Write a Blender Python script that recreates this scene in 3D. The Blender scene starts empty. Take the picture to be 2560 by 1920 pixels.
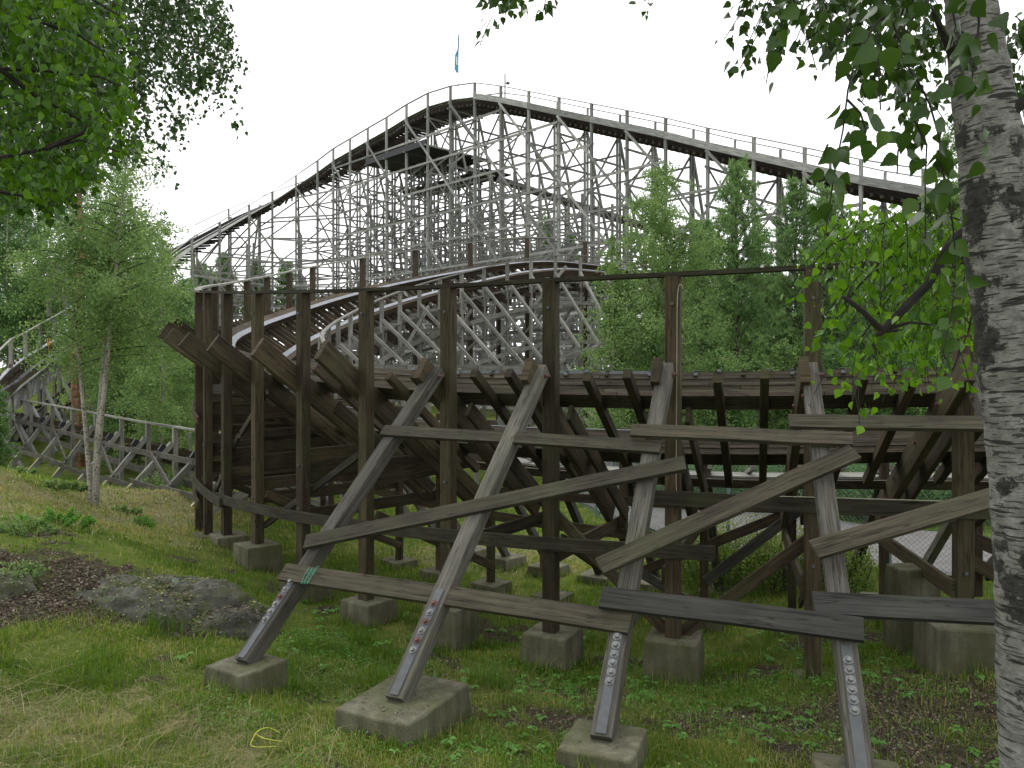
import bpy, math, random
import numpy as np
from math import sin, cos, tan, radians, pi, sqrt, hypot
from mathutils import Vector

# ------------------------------------------------------------------ camera, sky, light
S = bpy.context.scene
F = 2000.0; HZ = 930.0; EZ = 4.2          # focal length in photo pixels, horizon row, eye height
cam_d = bpy.data.cameras.new('camera'); cam = bpy.data.objects.new('camera', cam_d)
S.collection.objects.link(cam); S.camera = cam
cam_d.sensor_width = 36.0; cam_d.lens = 36.0 * F / 2560.0
cam_d.shift_y = (HZ - 960.0) / 2560.0
cam_d.clip_start = 0.05; cam_d.clip_end = 2000
cam.location = (0, 0, EZ); cam.rotation_euler = (pi / 2, 0, 0)

SUN_EL, SUN_AZ = radians(52), radians(-25)
w = bpy.data.worlds.new('World'); S.world = w; w.use_nodes = True
nt = w.node_tree; nt.nodes.clear()
sky = nt.nodes.new('ShaderNodeTexSky'); sky.sky_type = 'NISHITA'; sky.sun_disc = False
sky.sun_elevation = SUN_EL; sky.sun_rotation = SUN_AZ; sky.air_density = 1.0; sky.dust_density = 4.0
# overcast: the blue sky is replaced almost wholly by an even white cloud deck
hs = nt.nodes.new('ShaderNodeMix'); hs.data_type = 'RGBA'; hs.inputs['Factor'].default_value = 0.93
hs.inputs['B'].default_value = (12.0, 12.1, 12.2, 1)
bg = nt.nodes.new('ShaderNodeBackground'); bg.inputs['Strength'].default_value = 0.115
wo = nt.nodes.new('ShaderNodeOutputWorld')
nt.links.new(sky.outputs[0], hs.inputs['A']); nt.links.new(hs.outputs['Result'], bg.inputs['Color'])
nt.links.new(bg.outputs[0], wo.inputs[0])
sd = bpy.data.lights.new('sun', 'SUN'); so = bpy.data.objects.new('sun', sd); S.collection.objects.link(so)
sd.energy = 0.7; sd.angle = radians(25); sd.color = (1, .98, .94)
so.rotation_euler = (pi / 2 - SUN_EL, 0, -SUN_AZ + pi)
S.view_settings.view_transform = 'Standard'; S.view_settings.look = 'None'
S.view_settings.exposure = 0.35; S.view_settings.gamma = 1.0
S.cycles.max_bounces = 6; S.cycles.diffuse_bounces = 3; S.cycles.transparent_max_bounces = 4
S.cycles.transmission_bounces = 3; S.cycles.glossy_bounces = 2

R_ = random.Random(7); NR = np.random.default_rng(11)
COL = S.collection

def P(px, py, d):
    return Vector(((px - 1280) / F * d, d, (HZ - py) / F * d + EZ))

# ------------------------------------------------------------------ materials
def newmat(name):
    m = bpy.data.materials.new(name); m.use_nodes = True
    n = m.node_tree.nodes; n.clear()
    o = n.new('ShaderNodeOutputMaterial'); b = n.new('ShaderNodeBsdfPrincipled')
    m.node_tree.links.new(b.outputs[0], o.inputs[0])
    return m, n, m.node_tree.links, b, o

def ramp(n, stops):
    r = n.new('ShaderNodeValToRGB'); e = r.color_ramp.elements
    while len(e) < len(stops): e.new(0.5)
    for el, (p, c) in zip(e, stops):
        el.position = p; el.color = (c[0], c[1], c[2], 1)
    return r

def noise(n, l, src, scale, detail=4, rough=.55):
    t = n.new('ShaderNodeTexNoise'); t.inputs['Scale'].default_value = scale
    t.inputs['Detail'].default_value = detail; t.inputs['Roughness'].default_value = rough
    if src is not None: l.new(src, t.inputs['Vector'])
    return t

def mapping(n, l, src, sc):
    m = n.new('ShaderNodeMapping'); m.inputs['Scale'].default_value = sc; l.new(src, m.inputs['Vector'])
    return m

def mix(n, l, mode, fac, a, b):
    m = n.new('ShaderNodeMix'); m.data_type = 'RGBA'; m.blend_type = mode
    for k, v in (('Factor', fac), ('A', a), ('B', b)):
        if hasattr(v, 'is_linked') or hasattr(v, 'links'): l.new(v, m.inputs[k])
        elif k == 'Factor': m.inputs[k].default_value = v
        else: m.inputs[k].default_value = (v[0], v[1], v[2], 1)
    return m.outputs['Result']

def wood(name, c1, c2, alt, rough=.85, cracks=1.0, moss=0.0, fine=True):
    """c1/c2 dark and light grain, alt: second tone some boards have"""
    m, n, l, b, o = newmat(name)
    uv = n.new('ShaderNodeUVMap').outputs[0]
    at = n.new('ShaderNodeAttribute'); at.attribute_name = 'rnd'
    g = noise(n, l, mapping(n, l, uv, (1.3, 26, 1)).outputs[0], 1.0, 6, .62)
    r = ramp(n, [(.32, c1), (.68, c2)]); l.new(g.outputs[0], r.inputs[0])
    col = r.outputs[0]
    # per board tone
    tr = ramp(n, [(0, (.68, .68, .68)), (.5, (1, 1, 1)), (1, (1.32, 1.32, 1.32))]); l.new(at.outputs['Fac'], tr.inputs[0])
    mr = ramp(n, [(.0, (0, 0, 0)), (1, (1, 1, 1))])
    wn = n.new('ShaderNodeTexWhiteNoise'); wn.noise_dimensions = '1D'; l.new(at.outputs['Fac'], wn.inputs['W'])
    sm = n.new('ShaderNodeMath'); sm.operation = 'MULTIPLY'; sm.inputs[1].default_value = .8; l.new(wn.outputs[0], sm.inputs[0])
    col = mix(n, l, 'MIX', sm.outputs[0], col, mix(n, l, 'MULTIPLY', 1.0, col, alt))
    col = mix(n, l, 'MULTIPLY', 1.0, col, tr.outputs[0])
    # blotches
    bl = noise(n, l, mapping(n, l, uv, (1.1, 3.5, 1)).outputs[0], 1.6, 3)
    br = ramp(n, [(.3, (.62, .62, .62)), (.72, (1.22, 1.2, 1.16))]); l.new(bl.outputs[0], br.inputs[0])
    col = mix(n, l, 'MULTIPLY', .85, col, br.outputs[0])
    if fine:
        ck = noise(n, l, mapping(n, l, uv, (1.7, 75, 1)).outputs[0], 1.0, 2)
        cr = ramp(n, [(.33, (.28, .26, .24)), (.40, (1, 1, 1))]); l.new(ck.outputs[0], cr.inputs[0])
        col = mix(n, l, 'MULTIPLY', .75 * cracks, col, cr.outputs[0])
        lc = noise(n, l, mapping(n, l, uv, (.45, 9, 1)).outputs[0], 1.0, 3)
        lk = ramp(n, [(.488, (1, 1, 1)), (.498, (.22, .2, .18)), (.503, (.22, .2, .18)), (.512, (1, 1, 1))]); l.new(lc.outputs[0], lk.inputs[0])
        col = mix(n, l, 'MULTIPLY', .8*cracks, col, lk.outputs[0])
        vo = n.new('ShaderNodeTexVoronoi'); vo.inputs['Scale'].default_value = 1.0
        l.new(mapping(n, l, uv, (2.3, 7, 1)).outputs[0], vo.inputs['Vector'])
        vr = ramp(n, [(.06, (.45, .40, .36)), (.13, (1, 1, 1))]); l.new(vo.outputs['Distance'], vr.inputs[0])
        col = mix(n, l, 'MULTIPLY', .8, col, vr.outputs[0])
        bp = n.new('ShaderNodeBump'); bp.inputs['Strength'].default_value = .45; bp.inputs['Distance'].default_value = .004
        l.new(g.outputs[0], bp.inputs['Height']); l.new(bp.outputs[0], b.inputs['Normal'])
    if moss > 0:
        ge = n.new('ShaderNodeNewGeometry')
        mo = noise(n, l, ge.outputs['Position'], 1.7, 4)
        rr = ramp(n, [(.48, (0, 0, 0)), (.7, (moss, moss, moss))]); l.new(mo.outputs[0], rr.inputs[0])
        col = mix(n, l, 'MIX', rr.outputs[0], col, (.075, .088, .038))
    l.new(col, b.inputs['Base Color']); b.inputs['Roughness'].default_value = rough
    b.inputs['Specular IOR Level'].default_value = .25
    return m

M = {}
M['grey'] = wood('weathered_grey_wood', (.056, .052, .043), (.142, .135, .115), (.84, .84, .86), moss=.25)
M['board'] = wood('board_wood', (.038, .032, .022), (.094, .082, .057), (.72, .76, .76), moss=.3)
M['slate'] = wood('slate_board_wood', (.026, .0265, .023), (.062, .061, .054), (.8, .85, .9), moss=.1)
M['brown'] = wood('brown_wood', (.038, .028, .017), (.094, .070, .043), (.86, .92, .86), moss=.3)
M['red'] = wood('reddish_wood', (.044, .031, .021), (.104, .075, .052), (.8, .9, .92), moss=.12)
M['beam'] = wood('track_stack_wood', (.056, .047, .033), (.130, .112, .082), (.86, .86, .86), cracks=1.0)
M['pale'] = wood('pale_new_wood', (.135, .132, .116), (.285, .28, .25), (.8, .84, .84), fine=False)
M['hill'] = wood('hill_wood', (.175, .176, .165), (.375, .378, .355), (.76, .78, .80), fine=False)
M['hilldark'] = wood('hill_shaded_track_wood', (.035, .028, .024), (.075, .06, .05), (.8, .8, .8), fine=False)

def plain(name, c, rough=.6, metal=0.0, nscale=8, amt=.35, bump=.0):
    m, n, l, b, o = newmat(name)
    tc = n.new('ShaderNodeTexCoord')
    t = noise(n, l, tc.outputs['Object'], nscale, 5)
    r = ramp(n, [(.3, tuple(x * (1 - amt) for x in c)), (.7, tuple(x * (1 + amt) for x in c))])
    l.new(t.outputs[0], r.inputs[0]); l.new(r.outputs[0], b.inputs['Base Color'])
    b.inputs['Roughness'].default_value = rough; b.inputs['Metallic'].default_value = metal
    if bump:
        bp = n.new('ShaderNodeBump'); bp.inputs['Strength'].default_value = bump; bp.inputs['Distance'].default_value = .01
        l.new(t.outputs[0], bp.inputs['Height']); l.new(bp.outputs[0], b.inputs['Normal'])
    return m
M['steel'] = plain('galvanised_steel', (.095, .104, .110), .55, .1, 14, .16)
M['boltsteel'] = plain('bolt_steel', (.20, .205, .20), .5, .3, 30, .3)
M['rail'] = plain('polished_rail_steel', (.22, .235, .26), .40, .6, 5, .22)
M['rust'] = plain('rusty_bolt', (.13, .07, .06), .7, .2, 40, .4)
M['cloth'] = plain('flag_cloth', (.10, .25, .38), .8, 0, 3, .15)
M['string'] = plain('green_string', (.05, .33, .22), .7, 0, 10, .2)
M['cable'] = plain('yellow_cable', (.52, .55, .06), .6, 0, 10, .2)
M['strap'] = plain('yellowed_cover_strip', (.42, .38, .22), .7, 0, 9, .4)
M['wire'] = plain('cream_conduit', (.42, .38, .27), .6, 0, 10, .2)
M['white'] = plain('white_paper', (.75, .75, .75), .8, 0, 20, .1)
M['blue'] = plain('blue_panel', (.08, .25, .60), .6, 0, 5, .1)
M['teal'] = plain('green_grey_fence_post', (.11, .17, .165), .7, .1, 8, .2)
M['black'] = plain('black_deck_sheet', (.013, .013, .016), .6, 0, 3, .3)
M['path'] = plain('path_gravel', (.145, .136, .130), .95, 0, 3, .14, .3)
M['twig'] = plain('dark_twig', (.022, .018, .015), .9, 0, 30, .4, .5)
M['bark'] = plain('grey_brown_bark', (.075, .058, .045), .95, 0, 6, .45, .6)
M['pinebark'] = plain('pine_bark', (.19, .095, .055), .95, 0, 4, .45, .6)

def concrete():
    m, n, l, b, o = newmat('footing_concrete')
    ge = n.new('ShaderNodeNewGeometry'); pos = ge.outputs['Position']
    a = noise(n, l, pos, 3.0, 8, .65); r = ramp(n, [(.3, (.090, .086, .056)), (.7, (.190, .180, .122))]); l.new(a.outputs[0], r.inputs[0])
    f = noise(n, l, pos, 70, 3); fr = ramp(n, [(.35, (.75, .75, .75)), (.65, (1.12, 1.12, 1.12))]); l.new(f.outputs[0], fr.inputs[0])
    c = mix(n, l, 'MULTIPLY', .9, r.outputs[0], fr.outputs[0])
    st = noise(n, l, mapping(n, l, pos, (9, 9, .9)).outputs[0], 1, 3)
    sr = ramp(n, [(.4, (.62, .62, .56)), (.62, (1.05, 1.05, 1.05))]); l.new(st.outputs[0], sr.inputs[0])
    c = mix(n, l, 'MULTIPLY', .8, c, sr.outputs[0])
    mo = noise(n, l, pos, 2.1, 6); mr = ramp(n, [(.46, (0, 0, 0)), (.64, (.66, .66, .66))]); l.new(mo.outputs[0], mr.inputs[0])
    c = mix(n, l, 'MIX', mr.outputs[0], c, (.070, .076, .024))
    l.new(c, b.inputs['Base Color']); b.inputs['Roughness'].default_value = .95
    bp = n.new('ShaderNodeBump'); bp.inputs['Strength'].default_value = .5; bp.inputs['Distance'].default_value = .01
    l.new(f.outputs[0], bp.inputs['Height']); l.new(bp.outputs[0], b.inputs['Normal'])
    return m
M['concrete'] = concrete()

def birchbark(name, lo, hi, darkamt, k=1.0):
    m, n, l, b, o = newmat(name)
    uv = n.new('ShaderNodeUVMap').outputs[0]
    def nz(sc, det=5, rough=.6): return noise(n, l, mapping(n, l, uv, (sc[0]*k, sc[1]*k, 1)).outputs[0], 1, det, rough)
    ba = nz((22, 17), 10, .78)
    br = ramp(n, [(.36, lo), (.5, tuple((a+c)/2 for a, c in zip(lo, hi))), (.60, hi)]); l.new(ba.outputs[0], br.inputs[0])
    c = br.outputs[0]
    gr = nz((1.7, 3.5), 5); gg = ramp(n, [(.45, (0, 0, 0)), (.68, (.6, .6, .6))]); l.new(gr.outputs[0], gg.inputs[0])
    c = mix(n, l, 'MIX', gg.outputs[0], c, (.095, .098, .070))
    # lenticels: short dark dashes across the stem, two sizes
    hts = []
    for sc, t0, amt in (((95, 16), .405, .8), ((38, 5.5), .375, .9)):
        le = nz(sc, 2, .5); lr = ramp(n, [(t0, (.06, .055, .05)), (t0 + .018, (1, 1, 1))]); l.new(le.outputs[0], lr.inputs[0])
        c = mix(n, l, 'MULTIPLY', amt, c, lr.outputs[0]); hts.append(lr.outputs[0])
    # black rough plates
    dk = nz((3.0, 4.4), 12, .70); dr = ramp(n, [(darkamt, (0, 0, 0)), (darkamt + .022, (1, 1, 1))]); l.new(dk.outputs[0], dr.inputs[0])
    pl_ = nz((45, 30), 4, .7); pr_ = ramp(n, [(.4, (.012, .011, .010)), (.65, (.055, .052, .045))]); l.new(pl_.outputs[0], pr_.inputs[0])
    c = mix(n, l, 'MIX', dr.outputs[0], c, pr_.outputs[0])
    l.new(c, b.inputs['Base Color']); b.inputs['Roughness'].default_value = .92
    a1 = n.new('ShaderNodeMath'); a1.operation = 'ADD'; l.new(ba.outputs[0], a1.inputs[0]); l.new(hts[1], a1.inputs[1])
    a2 = n.new('ShaderNodeMath'); a2.operation = 'ADD'; l.new(a1.outputs[0], a2.inputs[0]); l.new(pl_.outputs[0], a2.inputs[1])
    bp = n.new('ShaderNodeBump'); bp.inputs['Strength'].default_value = .7; bp.inputs['Distance'].default_value = .006
    l.new(a2.outputs[0], bp.inputs['Height']); l.new(bp.outputs[0], b.inputs['Normal'])
    return m
M['birch'] = birchbark('birch_bark', (.085, .083, .074), (.29, .284, .262), .525)
M['birchthin'] = birchbark('young_birch_bark', (.26, .24, .20), (.50, .47, .40), .60)

def leafmat(name, c1, c2, c3, trans=.45, rough=.5):
    m, n, l, b, o = newmat(name)
    at = n.new('ShaderNodeAttribute'); at.attribute_name = 'rnd'
    r = ramp(n, [(0, c1), (.55, c2), (1, c3)]); l.new(at.outputs['Fac'], r.inputs[0])
    l.new(r.outputs[0], b.inputs['Base Color']); b.inputs['Roughness'].default_value = rough
    b.inputs['Specular IOR Level'].default_value = .3
    t = n.new('ShaderNodeBsdfTranslucent')
    h = n.new('ShaderNodeHueSaturation'); h.inputs['Value'].default_value = 1.5; h.inputs['Saturation'].default_value = 1.1
    h.inputs['Hue'].default_value = .485
    l.new(r.outputs[0], h.inputs['Color']); l.new(h.outputs[0], t.inputs['Color'])
    mx = n.new('ShaderNodeMixShader'); mx.inputs[0].default_value = trans
    l.new(b.outputs[0], mx.inputs[1]); l.new(t.outputs[0], mx.inputs[2]); l.new(mx.outputs[0], o.inputs[0])
    return m
M['leaf_birch'] = leafmat('birch_leaves', (.080, .150, .045), (.165, .262, .088), (.285, .385, .155), .48)
M['leaf_bright'] = leafmat('bright_birch_leaves', (.050, .130, .014), (.100, .225, .026), (.190, .350, .055), .5, .38)
M['leaf_near'] = leafmat('near_birch_leaves', (.032, .085, .010), (.070, .165, .018), (.150, .290, .035), .45, .33)
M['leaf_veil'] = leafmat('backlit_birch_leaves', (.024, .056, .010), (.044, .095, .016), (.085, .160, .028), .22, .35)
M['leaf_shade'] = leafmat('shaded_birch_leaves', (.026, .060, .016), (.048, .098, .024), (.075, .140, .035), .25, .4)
M['leaf_dark'] = leafmat('dark_leaves', (.062, .130, .040), (.115, .215, .070), (.200, .310, .110), .45)
M['needle'] = leafmat('pine_needles', (.085, .160, .058), (.165, .275, .098), (.260, .380, .150), .38)
M['grass'] = leafmat('grass_blades', (.060, .130, .014), (.135, .225, .028), (.37, .35, .12), .42)
M['straw'] = leafmat('dry_straw', (.15, .145, .045), (.24, .225, .08), (.34, .31, .14), .2)
M['herb'] = leafmat('herb_leaves', (.07, .18, .025), (.12, .29, .05), (.21, .40, .10), .4)
M['litter'] = leafmat('leaf_litter', (.042, .031, .023), (.105, .082, .062), (.25, .21, .165), .1, .9)
M['yellow'] = leafmat('fallen_yellow_leaves', (.33, .28, .07), (.48, .44, .18), (.60, .58, .36), .3)
M['bush'] = leafmat('bush_leaves', (.06, .12, .025), (.115, .185, .035), (.27, .27, .05), .4)

def groundmat():
    m, n, l, b, o = newmat('ground_soil')
    ge = n.new('ShaderNodeNewGeometry'); pos = ge.outputs['Position']
    cov = n.new('ShaderNodeAttribute'); cov.attribute_name = 'cover'
    a = noise(n, l, pos, 1.1, 8, .7)
    gr = ramp(n, [(.3, (.045, .075, .012)), (.52, (.105, .145, .026)), (.68, (.20, .195, .06))]); l.new(a.outputs[0], gr.inputs[0])
    c = noise(n, l, pos, 34, 5, .7)
    so_ = ramp(n, [(.3, (.022, .018, .012)), (.5, (.060, .048, .033)), (.72, (.14, .115, .082))]); l.new(c.outputs[0], so_.inputs[0])
    stw = ramp(n, [(.3, (.13, .13, .05)), (.7, (.27, .245, .125))]); l.new(c.outputs[0], stw.inputs[0])
    fr = ramp(n, [(.3, (.6, .6, .6)), (.68, (1.25, 1.25, 1.25))]); l.new(c.outputs[0], fr.inputs[0])
    grass = mix(n, l, 'MULTIPLY', 1.0, gr.outputs[0], fr.outputs[0])
    sep = n.new('ShaderNodeSeparateColor'); l.new(cov.outputs['Color'], sep.inputs[0])
    nn = n.new('ShaderNodeMath'); nn.operation = 'MULTIPLY_ADD'; nn.inputs[1].default_value = 1.6; nn.inputs[2].default_value = -.8
    l.new(noise(n, l, pos, 2.6, 6, .7).outputs[0], nn.inputs[0])
    def masked(ch):
        ad = n.new('ShaderNodeMath'); ad.operation = 'ADD'; l.new(sep.outputs[ch], ad.inputs[0]); l.new(nn.outputs[0], ad.inputs[1])
        r = ramp(n, [(.38, (0, 0, 0)), (.62, (1, 1, 1))]); l.new(ad.outputs[0], r.inputs[0]); return r.outputs[0]
    col = mix(n, l, 'MIX', masked('Red'), grass, so_.outputs[0])
    col = mix(n, l, 'MIX', masked('Green'), col, stw.outputs[0])
    l.new(col, b.inputs['Base Color']); b.inputs['Roughness'].default_value = 1.0; b.inputs['Specular IOR Level'].default_value = .1
    bp = n.new('ShaderNodeBump'); bp.inputs['Strength'].default_value = .8; bp.inputs['Distance'].default_value = .04
    l.new(c.outputs[0], bp.inputs['Height']); l.new(bp.outputs[0], b.inputs['Normal'])
    return m
M['ground'] = groundmat()

def rockmat():
    m, n, l, b, o = newmat('lichen_rock')
    ge = n.new('ShaderNodeNewGeometry'); pos = ge.outputs['Position']
    a = noise(n, l, pos, 3.2, 9, .68); r = ramp(n, [(.3, (.022, .022, .018)), (.5, (.070, .070, .054)), (.72, (.16, .16, .13))]); l.new(a.outputs[0], r.inputs[0])
    li = noise(n, l, pos, 2.3, 4, .6); lr = ramp(n, [(.63, (0, 0, 0)), (.67, (.6, .6, .6))]); l.new(li.outputs[0], lr.inputs[0])
    c = mix(n, l, 'MIX', lr.outputs[0], r.outputs[0], (.30, .33, .30))
    mo = noise(n, l, mapping(n, l, pos, (1.2, 1.2, 2.5)).outputs[0], 2.6, 5, .7); mr = ramp(n, [(.5, (0, 0, 0)), (.62, (.9, .9, .9))]); l.new(mo.outputs[0], mr.inputs[0])
    c = mix(n, l, 'MIX', mr.outputs[0], c, (.058, .066, .020))
    l.new(c, b.inputs['Base Color']); b.inputs['Roughness'].default_value = .95
    bp = n.new('ShaderNodeBump'); bp.inputs['Strength'].default_value = .9; bp.inputs['Distance'].default_value = .05
    l.new(noise(n, l, pos, 9, 8, .7).outputs[0], bp.inputs['Height']); l.new(bp.outputs[0], b.inputs['Normal'])
    return m
M['rock'] = rockmat()

# ------------------------------------------------------------------ mesh helpers
class MB:
    def __init__(s): s.v = []; s.f = []; s.uv = []; s.r = []
    def add(s, vs, fs, uvs, rnd):
        b = len(s.v); s.v += [tuple(v) for v in vs]; s.f += [tuple(b + i for i in f) for f in fs]
        for u in uvs: s.uv += u
        s.r += [rnd] * len(vs)

def empty(name, loc):
    o = bpy.data.objects.new(name, None); COL.objects.link(o); o.location = loc; o.empty_display_size = .2
    return o

WORLD_LOC = {}
def wloc(o):
    v = Vector((0, 0, 0))
    while o is not None: v += Vector(o.location); o = o.parent
    return v

def build(name, mb, mat, parent=None, origin=None, kind=None):
    org = Vector(origin) if origin is not None else (wloc(parent) if parent is not None else Vector((0, 0, 0)))
    me = bpy.data.meshes.new(name)
    me.from_pydata([(x - org.x, y - org.y, z - org.z) for x, y, z in mb.v], [], mb.f)
    if mb.uv:
        ul = me.uv_layers.new(name='UVMap'); ul.data.foreach_set('uv', np.array(mb.uv, dtype=np.float32).ravel())
    at = me.attributes.new('rnd', 'FLOAT', 'POINT'); at.data.foreach_set('value', np.array(mb.r, dtype=np.float32))
    me.materials.append(mat); me.update()
    o = bpy.data.objects.new(name, me); COL.objects.link(o)
    if parent is not None:
        o.parent = parent; o.location = org - wloc(parent)
    else: o.location = org
    if kind: o['kind'] = kind
    return o

def tag(o, label=None, cat=None, group=None, kind=None):
    if label: o['label'] = label
    if cat: o['category'] = cat
    if group: o['group'] = group
    if kind: o['kind'] = kind
    return o

def thing(name, loc, label, cat, group=None):
    return tag(empty(name, loc), label, cat, group)

def npmesh(name, verts, quads, rnd, mat, parent=None, origin=None, kind=None, tris=False):
    """verts (N,3), quads (M,k)"""
    org = np.array(origin if origin is not None else (wloc(parent) if parent is not None else (0, 0, 0)), dtype=np.float32)
    verts = (np.asarray(verts, dtype=np.float32) - org)
    me = bpy.data.meshes.new(name); k = quads.shape[1]
    me.vertices.add(len(verts)); me.vertices.foreach_set('co', verts.ravel())
    me.loops.add(quads.size); me.loops.foreach_set('vertex_index', quads.astype(np.int32).ravel())
    me.polygons.add(len(quads)); me.polygons.foreach_set('loop_start', np.arange(0, quads.size, k, dtype=np.int32))
    at = me.attributes.new('rnd', 'FLOAT', 'POINT'); at.data.foreach_set('value', np.asarray(rnd, dtype=np.float32))
    me.materials.append(mat); me.update(calc_edges=True)
    o = bpy.data.objects.new(name, me); COL.objects.link(o)
    if parent is not None: o.parent = parent; o.location = Vector(org.tolist()) - wloc(parent)
    else: o.location = org.tolist()
    if kind: o['kind'] = kind
    return o

def beam(mb, p0, p1, w, h, up=(0, 0, 1), ch=0.0, rnd=None):
    """timber from p0 to p1; h along up, w across"""
    p0 = Vector(p0); p1 = Vector(p1); ax = p1 - p0; L = ax.length; ax.normalize(); up = Vector(up)
    sd_ = ax.cross(up)
    if sd_.length < 1e-3: sd_ = ax.cross(Vector((1, 0, 0)))
    sd_.normalize(); u = sd_.cross(ax).normalized()
    if ch > 0:
        prof = [(-w/2+ch, -h/2), (w/2-ch, -h/2), (w/2, -h/2+ch), (w/2, h/2-ch), (w/2-ch, h/2), (-w/2+ch, h/2), (-w/2, h/2-ch), (-w/2, -h/2+ch)]
    else: prof = [(-w/2, -h/2), (w/2, -h/2), (w/2, h/2), (-w/2, h/2)]
    k = len(prof); vs = [p0 + sd_*a + u*b for a, b in prof] + [p1 + sd_*a + u*b for a, b in prof]
    ou, ov = R_.uniform(0, 50), R_.uniform(0, 50)
    fs = []; uvs = []; per = 0
    for i in range(k):
        j = (i + 1) % k; d = hypot(prof[j][0]-prof[i][0], prof[j][1]-prof[i][1])
        fs.append((i, i + k, j + k, j)); uvs.append([(ou, ov+per), (ou+L, ov+per), (ou+L, ov+per+d), (ou, ov+per+d)]); per += d
    fs.append(tuple(range(k))); uvs.append([(ou + a*.3, ov + b) for a, b in prof])
    fs.append(tuple(range(2*k-1, k-1, -1))); uvs.append([(ou + a*.3, ov + b) for a, b in reversed(prof)])
    mb.add(vs, fs, uvs, R_.random() if rnd is None else rnd)

def sweep(mb, rows, closed=True, caps=True, rnd=None, uo=None):
    """rows: list of profiles (each list of Vector)"""
    k = len(rows[0]); n = len(rows); ou, ov = R_.uniform(0, 50), R_.uniform(0, 50)
    us = [ou]
    for i in range(1, n): us.append(us[-1] + (rows[i][0] - rows[i-1][0]).length)
    per = [ov]
    for j in range(1, k + 1): per.append(per[-1] + (rows[0][j % k] - rows[0][j-1]).length)
    vs = [p for r in rows for p in r]; fs = []; uvs = []
    for i in range(n - 1):
        for j in range(k if closed else k - 1):
            j2 = (j + 1) % k
            fs.append((i*k + j, (i+1)*k + j, (i+1)*k + j2, i*k + j2))
            uvs.append([(us[i], per[j]), (us[i+1], per[j]), (us[i+1], per[j+1]), (us[i], per[j+1])])
    if caps:
        fs.append(tuple(range(k))); uvs.append([(ou, ov)] * k)
        fs.append(tuple(range(n*k-1, (n-1)*k-1, -1))); uvs.append([(ou, ov)] * k)
    mb.add(vs, fs, uvs, R_.random() if rnd is None else rnd)

def tube(mb, pts, rad, seg=8, rnd=None, jit=0.0):
    pts = [Vector(p) for p in pts]; rows = []
    if not hasattr(rad, '__len__'): rad = [rad] * len(pts)
    ref = Vector((0.3, 1, 0.2)).normalized()
    for i, p in enumerate(pts):
        t = (pts[min(i+1, len(pts)-1)] - pts[max(i-1, 0)]).normalized()
        s = t.cross(ref)
        if s.length < .05: s = t.cross(Vector((1, 0, 0)))
        s.normalize(); u = s.cross(t)
        rows.append([p + (s*cos(2*pi*j/seg) + u*sin(2*pi*j/seg)) * rad[i] * (1 + R_.uniform(-jit, jit)) for j in range(seg)])
    sweep(mb, rows, rnd=rnd)

def disc(mb, c, nrm, r, h, seg=10, rnd=.5):
    c = Vector(c); nrm = Vector(nrm).normalized()
    s = nrm.orthogonal().normalized(); u = nrm.cross(s)
    rows = [[c + nrm*hh + (s*cos(2*pi*j/seg) + u*sin(2*pi*j/seg))*r for j in range(seg)] for hh in (0, h)]
    sweep(mb, rows, rnd=rnd)

def one(name, mat, parent, fn, kind=None):
    mb = MB(); fn(mb); return build(name, mb, M[mat], parent, kind=kind)

class Parts:
    """up to 100 of one part as objects (nearest first), the rest one stuff mesh"""
    def __init__(s, root): s.root = root; s.q = {}
    def beam(s, name, mat, p0, p1, w, h, up=(0, 0, 1), ch=0.0):
        s.q.setdefault((name, mat), []).append((Vector(p0), Vector(p1), w, h, up, ch))
    def finish(s):
        names = {}
        for (name, mat), L in s.q.items(): names.setdefault(name, []).extend([(mat, x) for x in L])
        cp = Vector((0, 0, EZ))
        for name, L in names.items():
            L.sort(key=lambda t: ((t[1][0] + t[1][1]) / 2 - cp).length / max(.05, (t[1][0]-t[1][1]).length))
            for mat, x in L[:100]:
                mb = MB(); beam(mb, *x); build(name, mb, M[mat], s.root)
            rest = {}
            for mat, x in L[100:]: rest.setdefault(mat, []).append(x)
            for mat, xs in rest.items():
                mb = MB()
                for x in xs: beam(mb, *x)
                build(name, mb, M[mat], s.root, kind='stuff')

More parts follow.
